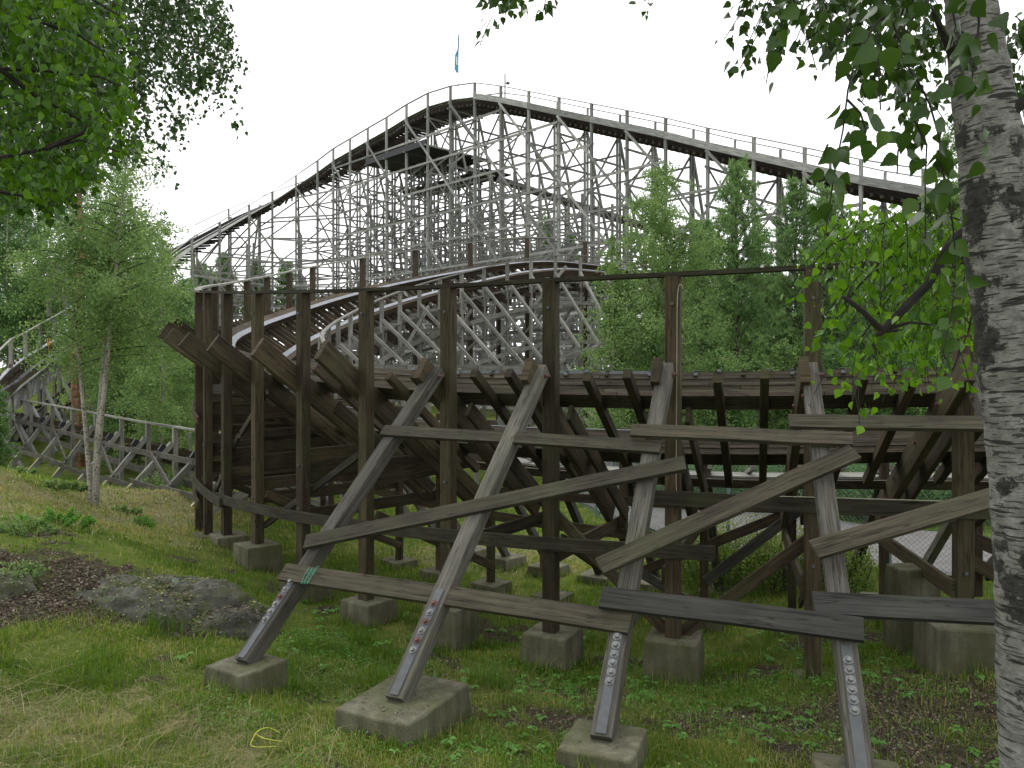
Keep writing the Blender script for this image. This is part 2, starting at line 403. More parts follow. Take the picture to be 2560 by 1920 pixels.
# ------------------------------------------------------------------ ground
# control points: (x, y, height relative to the eye)
GC = [(0, 0, -1.65), (-4, 0, -1.6), (5, 0, -1.7), (0, 3, -2.35), (-4, 3.5, -2.4), (4, 3, -2.3), (0, 5, -2.95), (-3, 5.2, -2.9), (2.5, 4.8, -2.9),
      (-2.65, 7.9, -3.17), (-1, 7.2, -3.2), (.67, 6.3, -3.12), (2.5, 5.8, -3.05), (4.2, 5.6, -2.9), (-4.3, 7, -3.1), (-6, 6.5, -2.8),
      (-.9, 10.8, -3.75), (1.93, 9.4, -3.68), (.48, 10.1, -3.72), (-2.2, 11.8, -3.7), (-3.4, 12.7, -3.6), (-4.5, 13.9, -3.42), (-5.5, 15.2, -3.35),
      (3.4, 9.1, -3.5), (4.97, 8.7, -3.25), (6.5, 8.6, -3.1), (-2, 9, -3.45), (-3.6, 10, -3.35), (-6, 18, -3.7), (-7, 21, -3.9), (-7.5, 24, -4.1),
      (0, 13, -3.85), (1, 15, -3.95), (0, 16, -4.0), (3.5, 12, -3.95), (5.5, 12, -3.6), (3, 17, -3.9), (7, 14, -3.55), (6.2, 13.5, -3.45), (10, 13, -3.4),
      (4, 22, -3.9), (10, 20, -3.7), (0, 25, -4.0), (10, 35, -3.6), (-8, 35, -4.8), (20, 25, -3.6),
      (-5.2, 9.6, -3.0), (-7, 9.5, -2.75), (-5.8, 11.8, -2.75), (-7.5, 12.4, -2.45), (-9, 14.5, -2.45), (-12, 18.5, -2.2), (-10.3, 15, -2.3), (-13, 14, -1.9),
      (-10.4, 20, -3.3), (-9, 18, -3.3), (-8.4, 17, -3.3), (-9.5, 23, -3.5), (-11, 26, -4.1), (-13, 30.5, -4.75), (-17, 33, -4.7), (-24, 40, -4.6), (-15, 24, -3.1), (-20, 28, -3.2),
      (-12, 36, -4.4), (-16, 45, -3.2), (-20, 55, -1.0), (-30, 60, -.5), (-45, 60, 0), (-10, 60, -3.2), (0, 60, -3.3), (20, 60, -3.3), (50, 60, -3.3),
      (-60, 20, 0), (60, 20, -3), (-60, -30, 0), (60, -30, -1.5), (0, -40, -1.2), (0, 120, -3), (-120, 120, 2), (120, 120, -2), (0, 400, -3), (-400, 100, 0), (400, 100, -2),
      (-400, 400, 0), (400, 400, -2), (0, -200, 0)]
_g = np.array(GC, dtype=float)
def _phi(d): return np.sqrt(d * d + .25)
_D = _phi(np.hypot(_g[:, None, 0] - _g[None, :, 0], _g[:, None, 1] - _g[None, :, 1]))
_W = np.linalg.solve(_D - np.eye(len(_g)) * .0, _g[:, 2] - (-3.2))
def gzn(x, y):
    x = np.asarray(x, dtype=float); y = np.asarray(y, dtype=float)
    z = np.zeros(x.shape) - 3.2
    for (gx, gy, _), wt in zip(GC, _W): z = z + wt * _phi(np.hypot(x - gx, y - gy))
    z = z + .035*np.sin(x*2.1+y*.7)*np.cos(y*1.7-x*.6) + .02*np.sin(x*5.3+1)*np.sin(y*4.7) + .012*np.sin(x*11+y*3)*np.sin(y*9.5)
    return z + EZ
def gz(x, y): return float(gzn(np.array([x]), np.array([y]))[0])

def vnoise(x, y, s, seed=0):
    """cheap smooth value noise for numpy arrays, 0..1"""
    xs = x*s + seed*17.3; ys = y*s - seed*9.1
    xi = np.floor(xs); yi = np.floor(ys); fx = xs-xi; fy = ys-yi; fx = fx*fx*(3-2*fx); fy = fy*fy*(3-2*fy)
    def h(a, b): v = np.sin(a*127.1 + b*311.7 + seed*74.7)*43758.5453; return v - np.floor(v)
    return (h(xi, yi)*(1-fx)+h(xi+1, yi)*fx)*(1-fy) + (h(xi, yi+1)*(1-fx)+h(xi+1, yi+1)*fx)*fy

def blob(x, y, cx, cy, rx, ry, rot=0):
    c, s_ = cos(rot), sin(rot); u = ((x-cx)*c + (y-cy)*s_)/rx; v = (-(x-cx)*s_ + (y-cy)*c)/ry
    return np.clip(1.3 - (u*u + v*v), 0, 1)
def soilmask(x, y):
    m = blob(x, y, -6.8, 10.2, 2.6, 1.5, .2); m = np.maximum(m, blob(x, y, -4.6, 10.3, 1.5, .6, .1)*.8)
    m = np.maximum(m, blob(x, y, 4.4, 6.8, 2.3, 2.3)*1.0); m = np.maximum(m, blob(x, y, 2.6, 7.7, 2.6, .8)*.62)
    m = np.maximum(m, blob(x, y, -10, 14.5, 3, 1.5)*.55); m = np.maximum(m, blob(x, y, .2, 9.0, 2.2, .8)*.5)
    m = np.maximum(m, np.clip((vnoise(x, y, 1.15, 51)*.6 + vnoise(x, y, 3.7, 52)*.4 - .56)*5, 0, .8)*(y < 14)*(y > 0))
    return m*np.clip(.85 + (vnoise(x, y, 2.3, 41)-.35)*1.2, 0, 1)
def strawmask(x, y):
    m = blob(x, y, -9.3, 21, 2.6, 3.5, .3)*.9; m = np.maximum(m, blob(x, y, -4.0, 6.5, 2.8, 1.7)*.52); m = np.maximum(m, blob(x, y, -9, 16, 4.5, 3.5)*.72); m = np.maximum(m, blob(x, y, -1.5, 9, 2.5, 1.5)*.3); m = np.maximum(m, blob(x, y, -10, 30, 5, 6)*.3)
    m = np.maximum(m, blob(x, y, .5, 17.5, 3.5, 2)*.7); m = np.maximum(m, blob(x, y, -8, 40, 10, 8)*.6)
    return m

def ground():
    def axis(lo, hi, c, fine, n):
        t = np.linspace(-1, 1, n); s_ = np.sinh(t*6.2)/sinh62
        return s_
    sinh62 = math.sinh(6.2)
    n = 380
    t = np.linspace(-1, 1, n); g = np.sinh(t*6.2)/sinh62*600
    X, Y = np.meshgrid(g - 1.0, g + 9.5)
    Z = gzn(X, Y)
    v = np.stack([X.ravel(), Y.ravel(), Z.ravel()], 1)
    i = np.arange(n*n).reshape(n, n); q = np.stack([i[:-1, :-1], i[:-1, 1:], i[1:, 1:], i[1:, :-1]], -1).reshape(-1, 4)
    o = npmesh('ground', v, q, np.zeros(len(v)), M['ground'])
    ca = o.data.attributes.new('cover', 'FLOAT_COLOR', 'POINT')
    c = np.zeros((len(v), 4), dtype=np.float32); c[:, 0] = soilmask(v[:, 0], v[:, 1]); c[:, 1] = strawmask(v[:, 0], v[:, 1]); c[:, 3] = 1
    ca.data.foreach_set('color', c.ravel())
    for p in o.data.polygons: p.use_smooth = True
    o['kind'] = 'structure'
ground()

# ------------------------------------------------------------------ the banked curve
CX, CY, RR = 7.6, 24.7, 16.1
TA = [-15, 9.4, 15, 20.6, 26.2, 31.8, 37.4, 43, 48.6, 54.2, 59.8, 68, 86.4, 97, 102.6, 112.7, 123, 133.5, 143, 151, 159, 168, 180, 190]
TH = [1.2, 1.24, 1.185, 1.16, 1.17, 1.165, 1.21, 1.29, 1.39, 1.51, 1.66, 1.9, 2.6, 3.14, 3.48, 4.15, 4.84, 5.5, 6.07, 6.5, 6.7, 6.55, 6.1, 5.6]
def zh(a): return float(np.mean([np.interp(a + d, TA, TH) for d in (-3, -1.5, 0, 1.5, 3)])) + EZ
def zr(a): return zh(a) - 1.17
def bank(a): return radians(float(np.interp(a, [-15, 9, 20, 37, 60, 100, 140, 160, 190], [31, 33, 35, 37, 37, 34, 27, 23, 18])))
def rg(a, r, z, s=0.0):
    A = radians(a); x = CX - r*sin(A); y = CY - r*cos(A)
    return Vector((x - s*cos(A), y + s*sin(A), z))          # s: sideways along the track
def sec(a, q, k, s=0.0):
    b = bank(a); return rg(a, RR - .55 - q*cos(b) - k*sin(b), zr(a) - q*sin(b) + k*cos(b), s)
def outv(a): A = radians(a); return Vector((-sin(A), -cos(A), 0))
def tanv(a): A = radians(a); return Vector((-cos(A), sin(A), 0))
STEP = 5.59; BA = [-1.78 + STEP*i for i in range(34)]

curve = thing('coaster_curve', rg(30, RR, gz(*rg(30, RR, 0).xy)), 'dark brown timber coaster track, banked, bending away at the left with tall handrail posts', 'coaster track')
pc = Parts(curve)
def foot_z(a): return EZ + float(np.interp(a, [0, 9.4, 15, 20.6, 26.2, 31.8, 37.4, 43, 48.6, 54.2, 65, 90, 190], [-2.6, -2.75, -3.5, -3.18, -3.32, -3.2, -3.38, -3.3, -3.0, -3.1, -3.6, -4.0, -3.9]))
def foot_in(a): return EZ + float(np.interp(a, [0, 9.4, 15, 31, 43, 90, 190], [-3.2, -3.3, -3.75, -3.75, -3.72, -3.9, -3.9]))
Z3 = Vector((0, 0, 1))
for i, a in enumerate(BA):
    near = a < 75
    o_ = outv(a); t_ = tanv(a); ch = .008 if near else 0
    top = zh(a) - .02 if (a < 115 or i % 2 == 0) else zr(a) + .1
    mat = 'brown' if a < 118 else 'red'
    pc.beam('outer_post', mat, rg(a, RR, foot_z(a)), rg(a, RR, top), .178, .165, o_, ch)
    # inner post
    pin = 'brown' if near else 'pale'
    pc.beam('inner_post', pin, rg(a, RR-2.95, foot_in(a)), rg(a, RR-2.95, zr(a) - (.12 if a > 70 else .9)), .12, .12, o_, ch)
    # banked ledgers either side of the post
    q0 = -.85 if a < 35 else -1.2
    if a > 80: q0 = -.55
    pc.beam('banked_ledger', 'brown' if a < 110 else 'red', sec(a, q0, -.56, .125), sec(a, 3.05, -.56, .125), .10, .335 if near else .26, Z3, ch)
    pc.beam('banked_ledger', 'brown' if a < 110 else 'red', sec(a, .42 if a > 34 else .12, -.56, -.125), sec(a, 3.05, -.56, -.125), .06, .22, Z3, ch)
    # ties between the bents
    for k in (1, 2, 3) if 50 < a < 118 else (1, 2):
        aa = a + STEP*k/(4 if 50 < a < 118 else 3)
        pc.beam('tie', 'red' if a > 35 else 'brown', sec(aa, -.5 + R_.uniform(-.09, .09), -.43), sec(aa, 2.15, -.43), .10, .13, Z3, ch)
    # horizontal radial boards
    for dz, hh in ((-1.5, .26), (-2.45, .2)):
        zz = max(zr(a), EZ) + dz
        if zz - .2 > foot_in(a) + .35 and not (a < 35 and dz == -1.5):
            pc.beam('cross_board', 'brown' if near else 'pale', rg(a, RR+.05, zz, .11), rg(a, RR-3.1, zz, .11), .05, hh, Z3, ch)
    if 33 < a < 62: pc.beam('cross_board', 'brown', rg(a, RR+.02, EZ-1.62, .11), rg(a, RR-2.9, EZ-1.50, .11), .06, .29, Z3, ch)
    if a > 75:
        for zz in np.arange(foot_in(a) + 1.6, zr(a) - 2.0, 1.9):
            pc.beam('cross_board', 'pale', rg(a, RR+.05, zz, .11), rg(a, RR-3.1, zz, .11), .05, .16)
            pc.beam('sway_brace', 'pale', rg(a, RR, zz-1.5, -.1), rg(a, RR-2.95, zz, -.1), .05, .12)
    if 46 < a < 84:
        for dz in (-.72, -1.12, -1.98): pc.beam('cross_board', 'brown', rg(a, RR+.04, EZ+dz, .11), rg(a, RR-2.9, EZ+dz+.02, .11), .05, .22, Z3, ch)
    # braces in the bent
    if not near or i % 2:
        pc.beam('sway_brace', 'brown' if near else 'pale', rg(a, RR-.1, foot_in(a)+1.6, -.11), rg(a, RR-2.9, foot_in(a)+.3, -.11), .05, .14, Z3, ch)
    # inner raking strut
    zi = zr(a) - (1.6 if a < 70 else .9); sr = RR - 4.75 - (max(0, a-80)/110)*1.6
    if a < 62 or a > 78:
        if a < 80: pc.beam('inner_raking_strut', 'grey', rg(a, RR-3.0, zi, -.03), rg(a, sr, foot_in(a) - .05, -.03), .13, .13, Z3, ch)
        else:
            zl = max(EZ+.25, zi-3.4); rl = RR - 3.0 - (zi-zl)*1.12
            pc.beam('inner_raking_strut', 'pale', rg(a, RR-3.0, zi, -.03), rg(a, rl, zl, -.03), .11, .11, Z3)
            pc.beam('stub_post', 'pale', rg(a, rl, zl+.1, -.03), rg(a, rl, foot_in(a)-.3, -.03), .15, .15, outv(a))
            pc.beam('cross_board', 'pale', rg(a, RR-3.0, zl-.2, .06), rg(a, rl-.3, zl-.2, .06), .05, .2)
            if a < 170: pc.beam('ledge_board', 'pale', rg(a-.4, rl-.1, zl-.1), rg(a+STEP+.4, RR - 3.0 - (max(0, zr(a+STEP)-.9-max(EZ+.25, zr(a+STEP)-4.3)))*1.12 - .1, max(EZ+.25, zr(a+STEP)-4.3)-.1), .05, .2)
# longitudinal boards between outer posts
def ringboard(name, mat, a0, a1, r, z0, z1, h, w_=.045, n=None, parent=None):
    n = n or max(2, int(abs(a1-a0)/2)); rows = []
    for j in range(n+1):
        f = j/n; a = a0 + (a1-a0)*f; z = (z0(a) if callable(z0) else z0 + (z1-z0)*f)
        rows.append([rg(a, r-w_/2, z-h/2), rg(a, r+w_/2, z-h/2), rg(a, r+w_/2, z+h/2), rg(a, r-w_/2, z+h/2)])
    mb = MB(); sweep(mb, rows); return build(name, mb, M[mat], parent or curve)
ringboard('rail_board', 'board', 18.8, 55.5, RR+.11, EZ-2.12, EZ-2.42, .17)
ringboard('rail_board', 'board', 53.5, 63, RR+.17, EZ-2.46, EZ-2.32, .17)
ringboard('rail_board', 'board', -6, 22.2, RR+.11, EZ-1.52, EZ-1.50, .17)
ringboard('rail_board', 'brown', 24, 60, RR-2.86, EZ-2.6, EZ-2.4, .16)
ringboard('rail_board', 'brown', 0, 40, RR-2.86, EZ-2.0, EZ-2.1, .14)
for a0 in range(62, 182, 24):
    for dz in (-1.6, -3.4):
        ringboard('rail_board', 'brown' if a0 < 80 else 'pale', a0, a0+26, RR+.1 + .05*((a0//24) % 2), lambda a, d=dz: zr(a)+d, 0, .16)
        ringboard('rail_board', 'pale', a0, a0+26, RR-3.05 - .05*((a0//24) % 2), lambda a, d=dz: zr(a)+d-.7, 0, .17)
# V braces at the foot of the outer posts
def vb(a0, z0, a1, z1, r, mat='brown', w_=.05, h=.15): pc.beam('diagonal_brace', mat, rg(a0, r, EZ+z0), rg(a1, r, EZ+z1), w_, h, Z3, .006)
vb(26.6, -1.72, 20.8, -3.2, RR-.11); vb(20.4, -3.2, 14.4, -1.78, RR-.11); vb(20.4, -3.2, 14.4, -2.0, RR-2.8, 'grey'); vb(38, -1.2, 48.4, -2.7, RR-.11, 'board', .05, .11)
vb(48.2, -.35, 52.5, -1.15, RR-.13, 'board', .05, .10); vb(53, -1.2, 59.5, -2.5, RR-.13, 'board', .05, .10)
vb(26, -3.3, 15.2, -2.1, RR-2.86, 'brown'); vb(32, -2.4, 21, -3.6, RR-2.8, 'grey'); vb(9, -2.1, 3.5, -3.0, RR-.11)
for a0 in np.arange(82, 175, 11.18):
    for zz in np.arange(foot_z(a0)+.2, zr(a0)-2.2, 2.2):
        pc.beam('diagonal_brace', 'pale', rg(a0, RR-3.0, zz), rg(a0+8, RR-3.0, zz+2.0), .05, .13)
# handrails
def flat_rail(name, mat, a0, a1, r, zf, w_, h):
    rows = []; a = a0
    while a <= a1 + .01:
        z = zf(a); rows.append([rg(a, r-w_/2, z-h), rg(a, r+w_/2, z-h), rg(a, r+w_/2, z), rg(a, r-w_/2, z)]); a += 1.4
    mb = MB(); sweep(mb, rows); return build(name, mb, M[mat], curve)
flat_rail('handrail', 'board', -8, 62, RR+.01, lambda a: zh(a)+.03, .15, .05)
flat_rail('handrail', 'pale', 60.6, 188, RR+.01, lambda a: zh(a)+.025, .15, .05)
# inner walkway, its posts and its handrail
flat_rail('handrail', 'pale', 62, 185, RR-3.0, lambda a: zr(a)-.08, .11, .05)
mbw = MB(); a = -7.0; rows1 = []
ringboard('walkway_joist', 'pale', -8, 62, RR-2.98, lambda a: zr(a)-1.72, 0, .12)
ringboard('walkway_joist', 'grey', -8, 62, RR-3.6, lambda a: zr(a)-1.74, 0, .12)
for r in (RR-3.1, RR-3.28, RR-3.46):
    ringboard('walkway_plank', 'pale', -8, 66, r, lambda a: zr(a)-1.62, 0, .035, .165)
mb = MB(); a = 66.0
while a < 185:
    beam(mb, rg(a, RR-2.2, zr(a)-1.35), rg(a, RR-3.02, zr(a)-1.35), .12, .03, (0, 0, 1)); a += .85
build('walkway_slat', mb, M['pale'], curve, kind='stuff')
for k, a in enumerate(np.arange(-5, 40, 2.8)):
    pc.beam('walkway_support', 'pale', rg(a, RR-2.9, zr(a)-1.45), rg(a+.5, RR-3.6, zr(a)-1.62), .07, .07)
for s_ in (0, 1):
    ringboard('track_bearer', 'brown', -8, 186, RR-2.3 - .0, lambda a: zr(a)-1.62-.25*s_, 0, .12, .09) if s_ == 0 else None
# laminated track beams
def stack(q0, q1, nlay, th, a0, a1, mat, topover=.0):
    mb = MB()
    for L_ in range(nlay):
        j0 = R_.uniform(-.010, .010); j1 = R_.uniform(-.008, .008); k0 = -th*(L_+1)+.0012; k1 = -th*L_-.0012
        qa, qb = q0+j0, q1+j1
        if L_ < 2: qb += topover
        a = a0 + R_.uniform(0, 2)
        while a < a1:                               # each plank a few bents long, with butt joints
            e = min(a + R_.uniform(9, 15), a1); n = max(2, int((e-a)/1.1)); rows = []
            for i in range(n+1):
                x = a + (e-a-.03)*i/n
                rows.append([sec(x, qa, k0), sec(x, qb, k0), sec(x, qb, k1), sec(x, qa, k1)])
            sweep(mb, rows); a = e
    return build('track_beam', mb, M[mat], curve)
stack(0, .30, 7, .052, -9, 60, 'beam', .06); stack(1.45, 1.75, 7, .052, -9, 60, 'beam')
stack(0, .30, 6, .052, 60, 187, 'red', .04); stack(1.45, 1.75, 6, .052, 60, 187, 'red')
for q in (.20, 1.45):
    rows = []; a = -9.0
    while a <= 187: rows.append([sec(a, q, .001), sec(a, q+.15, .001), sec(a, q+.15, .013), sec(a, q, .013)]); a += 1.1
    mb = MB(); sweep(mb, rows); build('steel_rail', mb, M['rail'], curve)
# plates and washers on the outer top edge
for k, a in enumerate(np.arange(2, 36, 1.05)):
    q = .03 + (k % 2)*.06
    mb = MB(); beam(mb, sec(a, -.0, .002), sec(a, -.0, .012), .05, .05, tanv(a), 0)
    c = sec(a, -.012, -.012 - (k % 2)*.05); beam(mb, c, c + (sec(a, -.04, 0) - sec(a, 0, 0)), .045, .045, Z3)
    build('washer', mb, M['steel' if k % 3 else 'board'], curve)
for a0, a1 in ((20.9, 24.4), (24.9, 29.5), (30, 34)):
    rows = []
    for j in range(6):
        x = a0 + (a1-a0)*j/5; rows.append([sec(x, -.008, -.03), sec(x, .13, .004), sec(x, .13, .012), sec(x, -.012, .012)])
    mb = MB(); sweep(mb, rows); build('steel_plate', mb, M['steel'], curve)

# outer raking struts with steel strap and bolts
SF = []
for i, (a, top) in enumerate(((3.81, .0), (9.4, .04), (15.0, .05), (20.6, .05), (26.2, .03), (31.8, .02))):
    o_ = outv(a); tp = rg(a, RR+.16, EZ+top, 0.05 if a > 12 else 0); ft = rg(a, RR+3.45, EZ-2.95+ (.06 if a < 12 else 0), .0)
    mb = MB(); beam(mb, tp, ft, .175, .165, o_, .009)
    st = build('raking_strut', mb, M['grey'], curve)
    ax = (tp-ft).normalized(); nn = (o_ - ax*o_.dot(ax)).normalized(); sd_ = ax.cross(nn).normalized()
    if nn.z < 0: nn = -nn
    SF.append((a, tp, ft, ax, nn, sd_))
    mb = MB(); c0 = ft + nn*.088 + ax*.02; beam(mb, c0, c0 + ax*(.98 if a < 25 else 1.1), .085, .012, nn, .002); build('steel_strap', mb, M['steel'], st)
    mb = MB(); c0 = ft - nn*.088 + ax*.05; beam(mb, c0, c0 + ax*(.98 if a < 25 else 1.1), .085, .012, nn, .002); build('steel_strap', mb, M['steel'], st)
    for k in range(6):
        c = ft + ax*(.455 + .082*k if a < 25 else .455 + (.093 if a > 30 else .100)*k) + nn*.094
        mb = MB(); disc(mb, c, nn, .038, .007, 16); disc(mb, c + nn*.007, nn, .021, .024, 6)
        build('bolt', mb, M['rust' if (i, k) in ((4, 5), (4, 3), (4, 1), (5, 3)) else 'boltsteel'], st)
        mb = MB(); disc(mb, c - nn*.188, -nn, .013, .035 + .012*(k % 3), 6); build('nut', mb, M['rust'], st)
    # top connection
    c = tp - ax*.12; mb = MB(); disc(mb, c + sd_*.088, sd_, .03, .02, 10); disc(mb, c + sd_*.10, sd_, .017, .05, 6); build('bolt', mb, M['rust'], st)
    for kk in range(3): mb = MB(); disc(mb, c - ax*(.14+.1*kk) - sd_*.088 + nn*(.03*(kk % 2)), -sd_, .022, .025, 6); build('bolt', mb, M['rust'], st)
def on_strut(i, py, o=.10):
    """point on the outer face of strut i seen at picture row py"""
    a, tp, ft, ax, nn, _ = SF[i]; lo, hi = 0.0, 1.0
    for _k in range(40):
        m_ = (lo+hi)/2; p = tp + (ft-tp)*m_ + nn*o; y = HZ - (p.z-EZ)/p.y*F
        if y < py: lo = m_
        else: hi = m_
    return tp + (ft-tp)*lo + nn*o
# boards: (name, mat, strut i, row there, strut j, row there, overhang i, overhang j, height, extra offset)
def strutboard(name, mat, i, yi, j, yj, oi, oj, h=.185, off=0.0):
    pi_, pj = on_strut(i, yi, .10+off), on_strut(j, yj, .10+off); n = ((SF[i][4] + SF[j][4])/2).normalized()
    d = (pj-pi_).normalized(); u = d.cross(n)
    mb = MB(); rows = []; p0, p1 = pi_ - d*oi, pj + d*oj
    for k in range(5):
        f = k/4; c = p0.lerp(p1, f) + n*(.02*sin(pi*f)*(R_.random()-.3))
        rows.append([c - n*.023 - u*h/2, c + n*.023 - u*h/2, c + n*.023 + u*h/2, c - n*.023 + u*h/2])
    sweep(mb, rows); o = build(name, mb, M[mat], curve); return o
# struts: 0:a=3.8(out of frame) 1:9.4 2:15(foot 2152) 3:20.6(foot 1493) 4:26.2(foot 1001) 5:31.8(foot 625)
strutboard('horizontal_board', 'board', 5, 1078, 3, 1118, .12, .12, .165, .0)
strutboard('horizontal_board', 'board', 3, 1079, 2, 1096, .22, .30, .17, .05)
strutboard('horizontal_board', 'board', 2, 1055, 1, 1062, .28, .5, .18, .0)
strutboard('diagonal_board', 'board', 5, 1352, 3, 1180, .10, .42, .185, .05)
strutboard('diagonal_board', 'board', 3, 1385, 2, 1165, .30, .34, .185, .10)
strutboard('diagonal_board', 'board', 2, 1360, 1, 1215, .20, .6, .19, .10)
strutboard('horizontal_board', 'board', 5, 1435, 3, 1555, .18, .10, .205, .0)
strutboard('horizontal_board', 'slate', 3, 1500, 2, 1570, .19, .14, .21, .05)
strutboard('horizontal_board', 'slate', 2, 1512, 1, 1545, .22, .9, .21, .0)
pc.finish()
# bolt heads on posts and ledgers
for i, a in enumerate(BA):
    if 5 < a < 66:
        for q, s_ in ((-.02, .18), (.9, .18), (1.9, .18)):
            mb = MB(); c = sec(a, q, -.52, .172); disc(mb, c, tanv(a), .022, .03, 6); build('ledger_bolt', mb, M['rust'], curve)
        for z in (EZ-1.5, zh(a)-.35, EZ-2.2):
            mb = MB(); c = rg(a, RR+.075, z); disc(mb, c, outv(a), .02, .03, 6); build('post_bolt', mb, M['steel'], curve)

# concrete footings
FC = {}
def footing(loc, rot, sx, sy, top, bot, label, group='concrete footings of the banked curve', bev=.018):
    mb = MB(); c, s_ = cos(rot), sin(rot); K = 9; sd0 = R_.uniform(0, 50)
    def corner(hx, hy): return [(-hx, -hy), (hx, -hy), (hx, hy), (-hx, hy)]
    def ringv(hx, hy, z, jj):
        out = []; cs = corner(hx, hy)
        for e in range(4):
            (ax_, ay_), (bx_, by_) = cs[e], cs[(e+1) % 4]
            for k in range(K):
                f = k/K; x, y = ax_+(bx_-ax_)*f, ay_+(by_-ay_)*f
                d = jj*(.6*sin(x*23+sd0+y*17)+.6*sin(x*61-y*47+sd0*2)) - (jj*1.5 if k == 0 else 0); r = hypot(x, y); x += x/r*d; y += y/r*d
                out.append(Vector((loc[0] + c*x - s_*y, loc[1] + s_*x + c*y, z + (jj*.5*sin(x*31+y*13+sd0) if z > bot+.3 else 0))))
        return out
    rows = [ringv(sx/2+.02, sy/2+.02, bot, 0), ringv(sx/2+.006, sy/2+.006, top-.16, .003), ringv(sx/2, sy/2, top-bev, .006), ringv(sx/2-bev*.4, sy/2-bev*.4, top-bev*.3, .006), ringv(sx/2-bev, sy/2-bev, top, .004)]
    sweep(mb, rows)
    o = build('concrete_footing', mb, M['concrete'], None, origin=(loc[0], loc[1], bot))
    FC[o.name] = ([Vector((loc[0] + c*x - s_*y, loc[1] + s_*x + c*y, 0)) for x, y in corner(sx/2, sy/2)], top)
    tag(o, label, 'footing', group); return o
slab = {3.81: (.6, .6), 9.4: (.6, .6), 15.0: (.62, .60), 20.6: (.60, .62), 26.2: (.78, 1.02), 31.8: (.56, .57)}
lab = {9.4: 'concrete footing of the raking strut hidden by the foreground birch trunk',
       15.0: 'concrete footing cut by the bottom edge, under the last strut before the birch trunk',
       20.6: 'square concrete footing at the bottom centre, under the steep strut with light bolts',
       26.2: 'largest foreground concrete footing, strewn with soil, under the strut with rusty bolts',
       31.8: 'leftmost foreground concrete footing, under the strut near the green string'}
for a, tp, ft, ax, nn, _ in SF:
    if a not in lab: continue
    r = RR+3.45 - (.12 if a == 26.2 else .02); p = rg(a, r, 0)
    footing((p.x, p.y), radians(-a), slab[a][0], slab[a][1], ft.z + .012, gz(p.x, p.y) - .7, lab[a], 'footings of the grey raking struts')
olab = {1: 'tall concrete footing behind the birch trunk with a brown post on it', 2: 'sunken concrete footing at the base of the long post beside the dark boards',
        3: 'mossy concrete footing where two dark braces meet in a V', 4: 'wide concrete footing with a rusty plate at the post foot, below the middle boards',
        5: 'tall mossy concrete block behind the strut with rusty bolts', 6: 'low concrete footing with a reddish post, right of the green string',
        7: 'narrow concrete footing half hidden behind the board with the green string', 8: 'tall pale concrete footing at the left end of the curve, beyond the rock',
        9: 'concrete footing standing left behind the tall pale one', 10: 'small concrete footing under the outermost left post'}
for k, lb in olab.items():
    a = BA[k+1]; p = rg(a, RR - (.05 if k != 8 else .0), 0); sx = {1: .75, 3: .62, 5: .55, 8: .62}.get(k, .6)
    if k == 2: sx = .42
    footing((p.x, p.y), radians(-a), sx, sx, foot_z(a), gz(p.x, p.y)-.6, lb)
ilab = {1: 'concrete footing of the inner post nearest the wire fence', 2: 'dark concrete footing behind the V braces with a thin post',
        3: 'concrete footing of an inner post behind the middle outer footing', 4: 'inner concrete footing right of the tall mossy block', 5: 'inner concrete footing just left of the tall mossy block',
        6: 'concrete footing of the inner post seen over the low reddish one', 7: 'inner concrete footing deep under the left bend', 8: 'inner concrete footing at the far left under the bend'}
for k, lb in ilab.items():
    a = BA[k+1]; p = rg(a, RR-2.95, 0)
    footing((p.x, p.y), radians(-a), .55, .55, foot_in(a), gz(p.x, p.y)-.6, lb, 'inner footings of the banked curve')
slab2 = {2: 'pale footing of the inner strut nearest the yellow-green bushes', 3: 'pale footing of an inner strut behind the rusty plate post', 4: 'pale footing of an inner strut, right of the crossing boards',
         5: 'widest pale footing of the inner struts, seen between two posts', 6: 'pale footing of an inner strut in the middle of the pale row', 7: 'leftmost pale footing of the inner strut row', 8: 'pale inner strut footing hidden deep left'}
for k, lb in slab2.items():
    a = BA[k+1]; p = rg(a, RR-4.75, 0)
    footing((p.x, p.y), radians(-a), .6, .62, foot_in(a)-.04, gz(p.x, p.y)-.6, lb, 'footings of the inner struts')
# old concrete block right
p = P(2395, 1480, 9.9); footing((4.95, 9.9), .1, .5, .35, EZ-2.4, EZ-3.6, 'upright pale concrete slab behind the right post with dead leaves on it', 'old concrete blocks')

# things on the curve
def smooth(pts, k=5):
    out = []; n = len(pts)
    for i in range(n-1):
        a, b, c, d = pts[max(i-1, 0)], pts[i], pts[i+1], pts[min(i+2, n-1)]
        for j in range(k):
            t = j/k; out.append(b*1.0 + (c-a)*(.5*t) + (a*2 - b*5 + c*4 - d)*(.5*t*t) + (b*3 - a - c*3 + d)*(.5*t**3))
    return out + [pts[-1]]
def polytube(name, pts, rad, mat, label, cat, seg=6, origin=None):
    pts = smooth(pts) if len(pts) < 12 else pts
    mb = MB(); tube(mb, pts, rad, seg); o = build(name, mb, M[mat], None, origin=origin or pts[0]); tag(o, label, cat); return o
p = on_strut(5, 1440); pb = on_strut(4, 1487); d = (pb-p).normalized(); nn = SF[5][4]; u = d.cross(nn)
if u.z < 0: u = -u
c = p + d*.22 + nn*.035
pts = []
for k in range(6):
    ang = k*2*pi/2.05; pts.append(c + d*(.020*k - .05) + u*(.105*cos(ang)) + nn*(.012*sin(ang)))
    if k < 5: pts.append(c + d*(.020*k - .045 + .05*(k % 2)) + u*(.105*cos(ang+1.4)) + nn*(.014))
pts += [c + d*.07 + u*.12 + nn*.02, c + d*.1 + u*.11 + nn*.03]
polytube('green_string', pts, .0030, 'string', 'green string knotted round the lower board by the leftmost strut', 'string')
